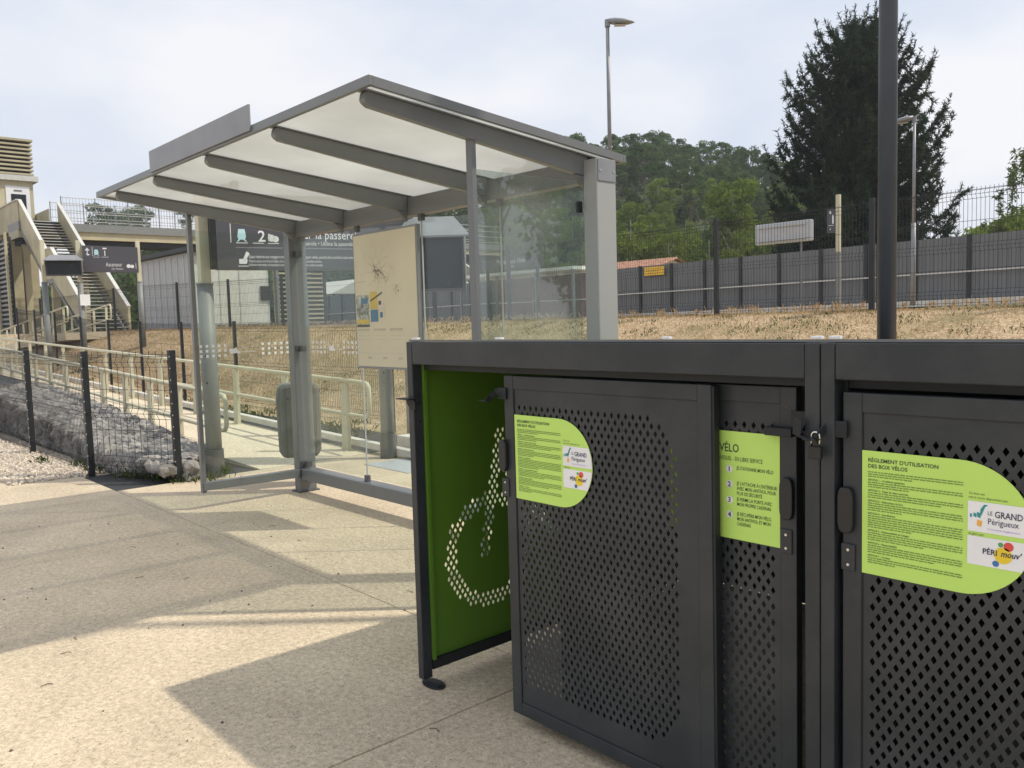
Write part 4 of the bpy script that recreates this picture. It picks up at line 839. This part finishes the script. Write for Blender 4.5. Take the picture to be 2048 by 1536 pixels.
# ------------------------------------------------------------ footbridge, stairs, lift
XB, XT, ZB, ZT = -39.4, -49.7, 1.42, 7.25
def stair(name, y0, y1, label, xb=XB, xt=XT, zb=ZB, zt=ZT, nst=34, sgn_=1):
    t = thing(name, (xb, (y0+y1)/2, zb), label, 'stairs')
    run = xt-xb; land0, land1 = .46, .56
    def zx(f):     # fraction along -> height fraction, with a landing
        if f < land0: return f/land0*.5
        if f < land1: return .5
        return .5+(f-land1)/(1-land1)*.5
    st = MB(); ns_ = MB()
    n1 = nst//2; fr = [land0*i/n1 for i in range(n1)]+[land1+(1-land1)*i/n1 for i in range(n1)]
    h = (zt-zb)/nst; stp = abs(run)*land0/n1
    for i, f_ in enumerate(fr):
        x = xb+run*f_; z = zb+h*(i+1); xe = x+math.copysign(stp+.02, run)
        st.box(min(x, xe), y0+.06, z-.05, max(x, xe), y1-.06, z); ns_.box(x-.03*math.copysign(1, run)-.02, y0+.08, z-.03, x-.03*math.copysign(1, run)+.02, y1-.08, z+.006)
    st.box(min(xb+run*land0, xb+run*land1), y0+.06, (zb+zt)/2-.06, max(xb+run*land0, xb+run*land1), y1-.06, (zb+zt)/2)
    st.build('treads', M['shadow'], t); ns_.build('nosings', M['kioskw'], t)
    for y in (y0, y1):
        F = [0, land0, land1, 1]; lo = [(xb+run*f_, zb+(zt-zb)*zx(f_)-.38) for f_ in F]; hi = [(x, z+1.45) for x, z in lo]
        MB().prism([(lo[0][0], zb)]+lo[1:]+hi[::-1], lambda u, v, d: (u, d, v), y-.05, y+.05).build('balustrade', M['stair'], t)
        cp = MB()
        for a, b_ in zip(hi, hi[1:]): cp.bar((a[0], y, a[1]), (b_[0], y, b_[1]), .16, .06)
        cp.build('coping', M['kioskw'], t)
        pm = MB()
        for a, b_ in zip(lo, lo[1:]): pm.bar((a[0], y, a[1]-.10), (b_[0], y, b_[1]-.10), .10, .22)
        pm.build('stringer', M['postgrey'], t)
    return t
stair('footbridge_stairs', 10.75, 12.55, 'cream-sided footbridge stairs with dark treads, climbing left to the lift tower')
br = thing('footbridge', (XT-1.2, 12, 7.25), 'long footbridge deck with wire railings crossing the tracks behind the shelter', 'footbridge')
MB().box(XT-2.2, 10.6, ZT-.85, XT, 44, ZT-.45).build('girder', M['stair'], br); MB().box(XT-2.35, 10.6, ZT-.449, XT+.12, 44, ZT-.02).build('deck_edge', M['postgrey'], br)
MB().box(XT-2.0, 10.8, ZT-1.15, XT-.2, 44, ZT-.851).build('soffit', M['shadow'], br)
for x in (XT, XT-2.2):
    rl = MB()
    for z in (.12, .55, .95, 1.35): rl.bar((x, 12.7, ZT+z), (x, 44, ZT+z), .03, .035)
    rl.build('rail', M['kioskw'], br)
    pr_ = MB(); y = 12.7
    while y < 44: pr_.bar((x+.02, y, ZT-.3), (x+.02, y, ZT+1.4), .035, .05); y += 1.7
    pr_.build('railing_posts', M['lampgrey'], br)
    wr = MB(); y = 12.8
    while y < 40: wr.bar((x+.03, y, ZT), (x+.03, y, ZT+1.35), .011, .011); y += .16
    wr.build('railing_wires', M['lampgrey'], br)['kind'] = 'stuff'
MB().box(XT-6.5, 10.70, ZT-.3, XT+.0, 12.6, ZT-.021).build('landing', M['postgrey'], br)
MB().prism([(XT+.0, ZT-.35), (XT-10, ZT-.35), (XT-10, ZT+1.05), (XT+.0, ZT+1.05)], lambda u, v, d: (u, d, v), 10.64, 10.695).build('landing_balustrade', M['stair'], br)
MB().bar((XT, 10.66, ZT+1.08), (XT-10, 10.66, ZT+1.08), .16, .06).build('landing_coping', M['kioskw'], br)
MB().prism([(XT-2.3, ZT-.45), (XT-10, ZT-.45), (XT-10, ZT+1.0), (XT-2.3, ZT+1.0)], lambda u, v, d: (u, d, v), 12.62, 12.68).build('landing_balustrade', M['stair'], br)
for x, y in ((XT-.6, 11.0), (XT-.6, 12.3), (-45.0, 11.0), (-45.0, 12.3), (XT-2, 25), (XT-.3, 25), (XT-2, 40), (XT-.3, 40)):
    zt_ = ZT-.86 if x < -46 else 4.0
    MB().box(x-.16, y-.16, 1.3, x+.16, y+.16, zt_).build('pier', M['stair'], br)
# slatted walls under the landing
us = thing('slatted_enclosure', (-50, 9.5, 1.4), 'dark enclosure of horizontal grey slats under the footbridge landing', 'enclosure')
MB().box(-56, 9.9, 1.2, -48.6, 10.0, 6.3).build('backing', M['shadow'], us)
s_ = MB(); z = 1.4
while z < 6.2: s_.box(-56, 9.80, z, -48.6, 9.88, z+.11); z += .24
s_.build('slats', M['postgrey'], us)
for x in (-48.6, -51, -53.5): MB().box(x-.12, 9.70, 1.2, x+.12, 9.795, 6.5).build('upright', M['stair'], us)
# lift tower
lt = thing('lift_tower', (-55.5, 12.9, 1.4), 'cream lift tower with a slatted top at the head of the stairs', 'lift tower')
MB().box(-58.2, 10.2, 1.3, -54.6, 12.55, 10.05).build('shaft', M['stair'], lt)
MB().box(-58.4, 10.0, 10.051, -54.35, 12.80, 10.35).build('ledge', M['kioskw'], lt)
MB().box(-58.0, 10.3, 10.351, -54.75, 12.45, 12.3).build('top_core', M['shadow'], lt)
s_ = MB(); z = 10.4
while z < 12.3: s_.box(-58.25, 10.15, z, -54.5, 12.62, z+.10); z += .235
s_.box(-58.3, 10.1, 12.3, -54.45, 12.66, 12.42).build('louvres', M['stair'], lt)
dr = MB().box(-54.598, 11.15, ZT, -54.56, 12.35, ZT+2.5).build('door_surround', M['white'], lt)
MB().box(-54.559, 11.4, ZT+.05, -54.54, 12.15, ZT+2.05).build('door_glass', M['screen'], dr); MB().box(-54.539, 11.4, ZT+1.15, -54.53, 12.15, ZT+1.2).build('door_bar', M['white'], dr); MB().box(-54.559, 11.55, ZT+2.2, -54.545, 11.95, ZT+2.3).build('indicator', M['postgrey'], dr)
# far stairs down to the other platform
stair('footbridge_stairs', 33.0, 34.9, 'far footbridge stairs beyond the tracks, coming down to the right', xb=-38.5, xt=XT, zb=1.5, zt=7.2)
# ascenseur sign and its display
def tz(x, y): return terrain(x, y)
for (cx_, cy_), lb in (((-25.31, 5.93), 'slim cream and grey column left of the footbridge stairs, carrying a small hooded display'), ((-25.11, 6.76), 'slim cream and grey column holding the left end of the Ascenseur sign'), ((-24.70, 8.20), 'slim cream and grey column holding the right end of the Ascenseur sign')):
    column(cx_, cy_, tz(cx_, cy_), lb, top=3.92-tz(cx_, cy_), capz=2.78-tz(cx_, cy_), r=.075, sleeve=False)
P0b = Vector((-25.0, 6.84, 0)); P1b = Vector((-24.6, 8.16, 0)); ddb = (P1b-P0b).normalized(); nnb = Vector((ddb.y, -ddb.x, 0))
def sb2(d): return lambda u, v: tuple(P0b+ddb*u+nnb*d+Vector((0, 0, v-.06)))
ls = thing('direction_sign', tuple(P0b+Vector((0, 0, 3.1))), 'dark grey sign reading Ascenseur in front of the footbridge stairs', 'sign')
MB().prism([(0, 3.12), (1.38, 3.10), (1.38, 3.80), (0, 3.84)], lambda u, v, d: sb2(d)(u, v), -.04, .04).build('sign_board', M['signgrey'], ls, bevel=.004)
t = MB(); fs = sb2(.043)
text_into(t, "Ascenseur", .16, lambda x, y: fs(.56+x, 3.27+y), squeeze=.60); text_into(t, "Lift • Ascensor", .08, lambda x, y: fs(.70+x, 3.18+y), squeeze=.6)
text_into(t, "1", .20, lambda x, y: fs(.50+x, 3.56+y), bold=.003); rect(t, .24, 3.55, .25, 3.80, fs); rect(t, .46, 3.52, .64, 3.53, fs); rect(t, .26, 3.52, .42, 3.53, fs)
t.add([fs(.06, 3.70), fs(.12, 3.78), fs(.18, 3.70)], [(0, 1, 2)]).add([fs(.08, 3.62), fs(.13, 3.56), fs(.19, 3.60)], [(2, 1, 0)]); rect(t, .11, 3.60, .13, 3.72, fs)
disc(t, 1.13, 3.28, .055, fs, 10); disc(t, 1.22, 3.27, .05, fs, 10); rect(t, 1.31, 3.20, 1.32, 3.36, fs); rect(t, .50, 3.74, .60, 3.78, fs)
t.build('sign_text', M['white'], ls); q = MB(); train(q, .34, 3.56, 1.4, fs); q.build('train_symbol', M['icy'], ls)
hood_display(-24.85, 6.32, 3.16, .86, .42, .25, R(70), 'small black display screen under a light grey hood left of the lift sign', arm=(-25.31, 5.93, 3.1))
hm = tag(MB().box(-25.0, 6.70, 2.15, -24.97, 6.95, 2.45).build('notice_plate', M['white'], loc=(-25, 6.8, 2.15)), 'small white notice plate below the lift sign on the mesh fence', 'notice')

# ------------------------------------------------------------ houses and roofs beyond the barrier
hs = thing('tiled_house', (-40, 50, 1.5), 'low house with a terracotta tiled roof showing over the barrier wall', 'house')
MB().box(-62, 50.3, 1.4, -37.6, 56, 5.0).build('wall', M['render'], hs)
tr = MB()
for k in range(96):
    x = -62.4+k*.265
    tr.add([(x, 49.7, 4.85), (x+.07, 49.7, 4.97), (x+.19, 49.7, 4.97), (x+.265, 49.7, 4.85), (x, 53.0, 5.72), (x+.07, 53.0, 5.84), (x+.19, 53.0, 5.84), (x+.265, 53.0, 5.72)], [(0, 1, 5, 4), (1, 2, 6, 5), (2, 3, 7, 6), (0, 3, 2, 1)])
tr.add([(-62.4, 53.0, 5.72), (-36.96, 53.0, 5.72), (-36.96, 56.3, 4.85), (-62.4, 56.3, 4.85)], [(0, 1, 2, 3)])
tr.build('roof', M['tile'], hs); MB().prism([(49.9, 4.8), (56.1, 4.8), (53, 5.62)], lambda u, v, d: (d, u, v), -37.6, -37.4).build('gable', M['render'], hs)
MB().box(-62.4, 49.60, 4.72, -36.96, 49.69, 4.84).build('gutter', M['white'], hs)
hs.location = (-40*.8-2.1, 50*.8, 1.45+.05*.8); hs.scale = (.8, .8, .8)
def shed(x0, x1, y, zw, zr, label, m='render', mr='kiosk'):
    t = thing('outbuilding', (x0, y, 1.4), label, 'building')
    MB().box(x0, y, 1.3, x1, y+5, zw).build('wall', M[m], t)
    MB().prism([(y-.3, zw-.05), (y+5.3, zw-.05), (y+2.5, zr)], lambda u, v, d: (d, u, v), x0-.3, x1+.3).build('roof', M[mr], t)
shed(-70, -62, 36, 4.0, 5.2, 'outbuilding with a pale metal roof left of the transport map panel', mr='whitec')

# ------------------------------------------------------------ vegetation
def mesh_from(name, V, Fq, mats, idx=None):
    me = bpy.data.meshes.new(name); n = len(V); nf = len(Fq); k = Fq.shape[1]
    me.vertices.add(n); me.vertices.foreach_set('co', V.astype(np.float32).ravel())
    me.loops.add(nf*k); me.loops.foreach_set('vertex_index', Fq.astype(np.int32).ravel())
    me.polygons.add(nf); me.polygons.foreach_set('loop_start', np.arange(0, nf*k, k, dtype=np.int32))
    for m in mats: me.materials.append(m)
    if idx is not None: me.polygons.foreach_set('material_index', idx.astype(np.int32))
    me.update(calc_edges=True); return me
def leaf_cloud(rs, centers, radii, per, size, flat=.8, aspect=.55):
    """small leaf quads spread through overlapping clumps"""
    P = []
    for c, r in zip(centers, radii):
        d = rs.normal(size=(per, 3)); d /= np.linalg.norm(d, axis=1)[:, None]
        rad = r*rs.uniform(.35, 1.0, per)**.5; p = c + d*rad[:, None]*np.array([1, 1, flat]); P.append(p)
    P = np.concatenate(P); n = len(P)
    a = rs.normal(size=(n, 3)); a /= np.linalg.norm(a, axis=1)[:, None]; b = np.cross(a, rs.normal(size=(n, 3))); b /= np.linalg.norm(b, axis=1)[:, None]
    s = size*rs.uniform(.5, 1.3, n)[:, None]; a = a*s; b = b*s*aspect
    V = np.stack([P-a, P-b*.9, P+a, P+b], 1).reshape(-1, 3); F_ = np.arange(4*n).reshape(n, 4); return V, F_
def mb_np(mb):
    return np.array(mb.v), [f for f in mb.f]
def crown_mesh(name, seed, H_, Rr, kind, m, nclump=26, per=60, size=.22):
    rs = np.random.RandomState(seed); cs, rr = [], []
    for i in range(nclump):
        if kind == 'pine':
            z = rs.uniform(.52, 1); w_ = Rr*(1-(z-.62)**2*3.2 if z > .62 else .6); a = rs.uniform(0, 6.28); q = rs.uniform(.2, 1)**.6*w_
            cs.append([q*math.cos(a), q*math.sin(a), z*H_-.1*H_*(q/Rr)]); rr.append(rs.uniform(.20, .36)*Rr)
        elif kind == 'slim':
            z = rs.uniform(.25, 1); w_ = Rr*math.sin(math.pi*min(1, (z-.15)*1.05))**.7*.9; a = rs.uniform(0, 6.28); q = rs.uniform(.1, 1)*w_
            cs.append([q*math.cos(a), q*math.sin(a), z*H_]); rr.append(rs.uniform(.25, .42)*Rr)
        else:
            d = rs.normal(size=3); d /= np.linalg.norm(d); q = rs.uniform(.3, 1)**.6
            cs.append([d[0]*Rr*q*.85, d[1]*Rr*q*.85, H_*.58+d[2]*H_*.36*q]); rr.append(rs.uniform(.22, .40)*Rr)
    V, F_ = leaf_cloud(rs, np.array(cs), rr, per, size, .75)
    return mesh_from(name, V, F_, [m]), cs
def limb_mesh(name, cs, H_, r, m, seed, k=12):
    rnd = random.Random(seed); b = MB(); b.tube([(0, 0, -.3), (.05*H_*rnd.uniform(-.3, .3), 0, H_*.4), (.04*H_*rnd.uniform(-.5, .5), .04*H_*rnd.uniform(-.5, .5), H_*.92)], r, 7, r1=r*.25)
    for c in cs[:k]:
        z0 = max(.2*H_, c[2]*rnd.uniform(.55, .8)); b.tube([(0, 0, z0), (c[0]*.5, c[1]*.5, (z0+c[2])/2), (c[0], c[1], c[2])], r*.35, 4, r1=r*.08, cap=False)
    me = bpy.data.meshes.new(name); me.from_pydata(b.v, [], b.f); me.materials.append(m); return me
protos = {}
for key, kind, m_, H_, Rr, nc, per, sz, bark in (('pineA', 'pine', 'pine', 11, 3.0, 30, 90, .20, 'bark'), ('pineB', 'pine', 'pine', 12, 2.6, 26, 90, .20, 'bark'), ('leafA', 'round', 'leaf', 8, 3.1, 34, 90, .20, 'barkw'), ('leafB', 'slim', 'leaf', 9, 2.4, 30, 90, .18, 'barkw'), ('darkA', 'round', 'leafd', 8, 3.2, 34, 90, .20, 'bark')):
    cm, cs = crown_mesh('crown_'+key, len(protos)+21, H_, Rr, kind, M[m_], nc, per, sz); protos[key] = (cm, limb_mesh('trunk_'+key, cs, H_, .16, M[bark], 3+len(protos)))
NAMES = {'pineA': ('pine_tree', 'dark green pine on the wooded hillside beyond the station', 'pines on the hillside'), 'pineB': ('pine_tree', 'dark green pine on the wooded hillside beyond the station', 'pines on the hillside'),
         'leafA': ('broadleaf_tree', 'bright green broadleaf tree at the foot of the wooded hill, beyond the barrier wall', 'bright green trees below the hill'), 'leafB': ('broadleaf_tree', 'bright green broadleaf tree at the foot of the wooded hill, beyond the barrier wall', 'bright green trees below the hill'),
         'darkA': ('dark_broadleaf_tree', 'dull green broadleaf tree among the pines on the wooded hillside', 'dull green trees on the hillside')}
def tree(key, x, y, s, rz_, label=None, cat='tree', group=None, z=None, sz_=1.0):
    nm, lb, gr = NAMES[key]
    o = bpy.data.objects.new(nm, None); col.objects.link(o); o.empty_display_size = .2
    o.location = (x, y, terrain(x, y)-.1 if z is None else z); o.scale = (s, s, s*sz_); o.rotation_euler = (0, 0, rz_)
    tag(o, label or lb, cat, group if label else gr)
    for pn_, me in (('crown', protos[key][0]), ('trunk', protos[key][1])):
        c_ = bpy.data.objects.new(pn_, me); col.objects.link(c_); c_.parent = o
    return o
def polar(px_, D):
    a = YAW-math.atan((px_-1024)/1681.); return D*math.cos(a), D*math.sin(a)
rnd = random.Random(17); cnt = 0
D = 64.
while D < 158:
    px_ = 830+rnd.uniform(-20, 20)
    while px_ < 1640:
        x, y = polar(px_+rnd.uniform(-10, 10), D+rnd.uniform(-2.5, 2.5)); low = D < 90
        key = rnd.choice(['leafA', 'leafB', 'leafB', 'leafA', 'darkA'] if low else (['pineA', 'pineB', 'darkA', 'leafA', 'leafB'] if D < 108 else ['pineA', 'pineB', 'pineA', 'pineB', 'darkA']))
        if cnt < 255: tree(key, x, y, rnd.uniform(.50, .78)*(1.0 if low else .95), rnd.uniform(0, 6.28)); cnt += 1
        px_ += (3.3/D*1681)*rnd.uniform(.75, 1.25)
    D += 6.2
for k in range(34):
    x, y = polar(rnd.uniform(150, 820), rnd.uniform(110, 150)); tree(rnd.choice(['pineA', 'pineB', 'darkA']), x, y, rnd.uniform(.55, .9), rnd.uniform(0, 6.28))
# undergrowth so that the slope never shows bare between trunks
rs = np.random.RandomState(5); cc, rr = [], []
for _ in range(900):
    px_ = rs.uniform(100, 1650); D = rs.uniform(60, 150); x, y = polar(px_, D); cc.append([x, y, terrain(x, y)+rs.uniform(.0, 1.2)]); rr.append(rs.uniform(.9, 1.9))
V, F_ = leaf_cloud(rs, np.array(cc), rr, 60, .34, .8)
o = bpy.data.objects.new('undergrowth', mesh_from('undergrowth', V, F_, [M['leafd']])); col.objects.link(o); tag(o, kind='stuff')
# nearer individual trees
tree('leafA', *polar(1265, 62), .95, .3, 'bright green bushy tree just right of the shelter corner post, behind the tiled roof')
tree('leafB', *polar(1470, 64), 1.05, 2.1, 'bright green tree behind the light grey display board, left of the spruce')
tree('leafB', *polar(1340, 60), .62, 1.1, 'small pale green tree with a thin white trunk above the yellow sign')
for px_, D, s in ((1935, 60, .60), (1975, 62, .66), (2010, 60, .72), (2050, 57, .74), (2100, 58, .8), (1900, 64, .6)):
    tree('leafA', *polar(px_, D), s*1.1, px_, 'low bright green tree behind the barrier wall to the right of the spruce', 'tree', 'low trees at the far right')
# weeping branches entering at the right edge
wp = thing('weeping_tree', (*polar(2110, 34), 1.5), 'grey-green weeping tree hanging into view at the right edge', 'tree')
x0, y0 = polar(2135, 34); rs = np.random.RandomState(8); pts = []; ob = MB().tube([(x0, y0, 1.3), (x0, y0, 8.0)], .16, 8, r1=.05)
for k in range(38):
    a = rs.uniform(0, 6.28); r_ = rs.uniform(.6, 2.0); z = rs.uniform(5.0, 7.0); L_ = rs.uniform(.8, 1.9); ex, ey = x0+r_*math.cos(a), y0+r_*math.sin(a)
    ob.tube([(x0, y0, z-.5), (ex, ey, z), (ex, ey, z-L_)], .02, 4, r1=.006)
    for j in range(60): t_ = rs.uniform(0, 1); pts.append([ex+rs.normal()*.07, ey+rs.normal()*.07, z-L_*t_])
ob.build('trunk', M['barkw'], wp)
V, F_ = leaf_cloud(rs, np.array(pts), [.05]*len(pts), 2, .10, 1, .3); o = bpy.data.objects.new('crown', mesh_from('weep', V-np.array(org(wp)), F_, [M['pine']])); col.objects.link(o); o.parent = wp
# big spruce
sx, sy = polar(1716, 42.); SZ0 = 1.4; SH = 12.9
spr = thing('spruce_tree', (sx, sy, SZ0), 'tall dark spruce with upturned branch tips rising above the barrier wall', 'tree')
rs = np.random.RandomState(31); br_ = MB().tube([(sx, sy, SZ0-.2), (sx, sy, SZ0+SH*.5), (sx+.2, sy, SZ0+SH)], .30, 9, r1=.03)
ndl = []; dirs = []; lens = []
def twig(p, d, L_, dens):
    n_ = max(3, int(L_*dens)); t_ = rs.uniform(0, 1, n_)
    for q in t_:
        c_ = p+d*L_*q; v = d*.6+rs.normal(size=3)*.75; v[2] += .15; v /= np.linalg.norm(v); ndl.append(c_); dirs.append(v); lens.append(rs.uniform(.10, .24))
nb = 300
for i in range(nb):
    f_ = (i+.5)/nb; z = SZ0+.8+f_**.92*(SH-1.0); a = i*2.399+rs.uniform(-.35, .35)
    prof = np.interp(f_, [0, .12, .3, .45, .6, .75, .9, 1], [4.1, 4.3, 4.1, 3.5, 3.1, 2.6, 1.9, .7])*rs.choice([.62, .8, .95, 1.12], p=[.2, .35, .3, .15])
    h = np.array([math.cos(a), math.sin(a), 0]); base = np.array([sx, sy, z]); pts_ = []
    for k in range(8):
        q = k/7; pts_.append(base+h*prof*q+np.array([0, 0, prof*(-.30*math.sin(q*2.6)+.26*q**3+(.25*f_)*q)]))
    br_.tube([tuple(p) for p in pts_], .045*(1-f_*.6), 4, r1=.01, cap=False)
    side = np.cross(h, [0, 0, 1])
    for k in range(7):
        p, q_ = pts_[k], pts_[k+1]; seg = q_-p; Ls = np.linalg.norm(seg); d = seg/Ls; twig(p, d, Ls, 80)
        ns2 = max(2, int(Ls*9)) if k > 0 else 1
        for _ in range(ns2):
            b0 = p+seg*rs.uniform(0, 1); s_ = rs.choice([-1, 1]); ll = prof*(.30-.028*k)*rs.uniform(.5, 1.1)+.1
            dv = side*s_*rs.uniform(.4, 1)+d*rs.uniform(.1, .7)+np.array([0, 0, rs.uniform(-.9, .1)]); dv /= np.linalg.norm(dv); twig(b0, dv, ll, 80)
    twig(pts_[-1], (pts_[-1]-pts_[-2])/np.linalg.norm(pts_[-1]-pts_[-2])*.6+np.array([0, 0, .6]), .45, 60)
ndl = np.array(ndl); dirs = np.array(dirs); lens = np.array(lens)[:, None]; n_ = len(ndl)
sd_ = np.cross(dirs, rs.normal(size=(n_, 3))); sd_ /= np.linalg.norm(sd_, axis=1)[:, None]
V = np.stack([ndl-sd_*.022, ndl+sd_*.022, ndl+dirs*lens+sd_*.007, ndl+dirs*lens-sd_*.007], 1).reshape(-1, 3)-np.array(org(spr)); F_ = np.arange(4*n_).reshape(n_, 4)
o = bpy.data.objects.new('crown', mesh_from('spruce_crown', V, F_, [M['spruce']])); col.objects.link(o); o.parent = spr
br_.build('trunk', M['bark'], spr); print('needles', n_)
# trees across the street, behind the viewer's right: the shelter glass mirrors them
for i, (x, y, s) in enumerate(((17, 26, 1.3), (24, 20, 1.5), (12, 33, 1.1), (30, 32, 1.6), (20, 12, 1.1), (9, 40, 1.2))):
    tree(['darkA', 'pineA'][i % 2], x, y, s, i*1.7, 'roadside tree beyond the bike lockers, mirrored in the shelter glass', 'tree', 'roadside trees', z=.0)

# grass on the bank
def blades(n, samp, h0, h1, wd, seed, m, name):
    rs = np.random.RandomState(seed); P = samp(rs, n); n = len(P)
    a = rs.uniform(0, 6.28, n); ln = rs.uniform(0, .75, n); h = rs.uniform(h0, h1, n); w_ = wd*rs.uniform(.5, 1.3, n)
    d = np.stack([np.cos(a), np.sin(a), np.zeros(n)], 1); s = np.stack([-np.sin(a), np.cos(a), np.zeros(n)], 1)
    upv = np.array([0, 0, 1.]); mid = P+d*(ln*h*.35)[:, None]+upv*(h*.6)[:, None]; top = P+d*(ln*h)[:, None]+upv*(h*(1-ln*.45))[:, None]
    V = np.stack([P-s*w_[:, None], P+s*w_[:, None], mid+s*w_[:, None]*.7, top], 1).reshape(-1, 3); F_ = np.arange(4*n).reshape(n, 4)
    o = bpy.data.objects.new(name, mesh_from(name, V, F_, [m])); col.objects.link(o); tag(o, kind='stuff')
def bank(x0, x1, y0, y1, clump=0):
    def f_(rs, n):
        x = rs.uniform(x0, x1, n); y = rs.uniform(y0, y1, n)
        if clump:
            k = rs.randint(0, clump, n); cx = rs.uniform(x0, x1, clump); cy = rs.uniform(y0, y1, clump); x = cx[k]+rs.normal(size=n)*.10; y = cy[k]+rs.normal(size=n)*.10
        return np.stack([x, y, np.array([terrain(a, b)-.005 for a, b in zip(x, y)])], 1)
    return f_
blades(60000, bank(-15, 1.5, 6.9, 12.4), .018, .050, .0045, 1, M['straw'], 'dry_grass')
blades(26000, bank(-30, -15, 6.9, 12.4), .03, .07, .008, 2, M['straw'], 'dry_grass')
blades(9000, bank(-15, 1.5, 7.5, 12.2, 300), .02, .06, .006, 3, M['weed'], 'green_weeds')
blades(1800, bank(-30, 1.5, 11.2, 12.3, 260), .06, .22, .004, 4, M['straw'], 'tall_dry_stalks')
blades(2500, bank(-26, -6.5, 5.3, 6.6, 90), .04, .14, .005, 5, M['weed'], 'green_weeds')
def spots(rs, n):
    c_ = np.array([(-8.0, 2.92, 0), (-8.35, 2.80, 0), (-8.7, 2.66, 0), (-7.85, 3.1, 0), (-9.3, 2.52, 0), (-9.8, 2.5, 0), (-10.4, 2.3, 0), (-7.9, 3.3, .05), (-8.1, 3.05, .1)]); k = rs.randint(0, len(c_), n)
    return c_[k]+rs.normal(size=(n, 3))*np.array([.10, .05, .02])
blades(700, spots, .02, .09, .005, 6, M['weed'], 'green_weeds')

# ------------------------------------------------------------ thin summer haze
hz = MB().box(-170, -20, -1.2, 40, 170, 42).build('haze', M['glass']); hz.data.materials.clear()
hm_ = bpy.data.materials.new('haze_air'); hm_.use_nodes = True; n = hm_.node_tree.nodes; l = hm_.node_tree.links; n.clear()
ho = n.new('ShaderNodeOutputMaterial'); hv = n.new('ShaderNodeVolumePrincipled'); hv.inputs['Density'].default_value = .0006; hv.inputs['Color'].default_value = (.85, .9, 1, 1); hv.inputs['Anisotropy'].default_value = .2
l.new(hv.outputs[0], ho.inputs['Volume']); hz.data.materials.append(hm_); tag(hz, kind='stuff')
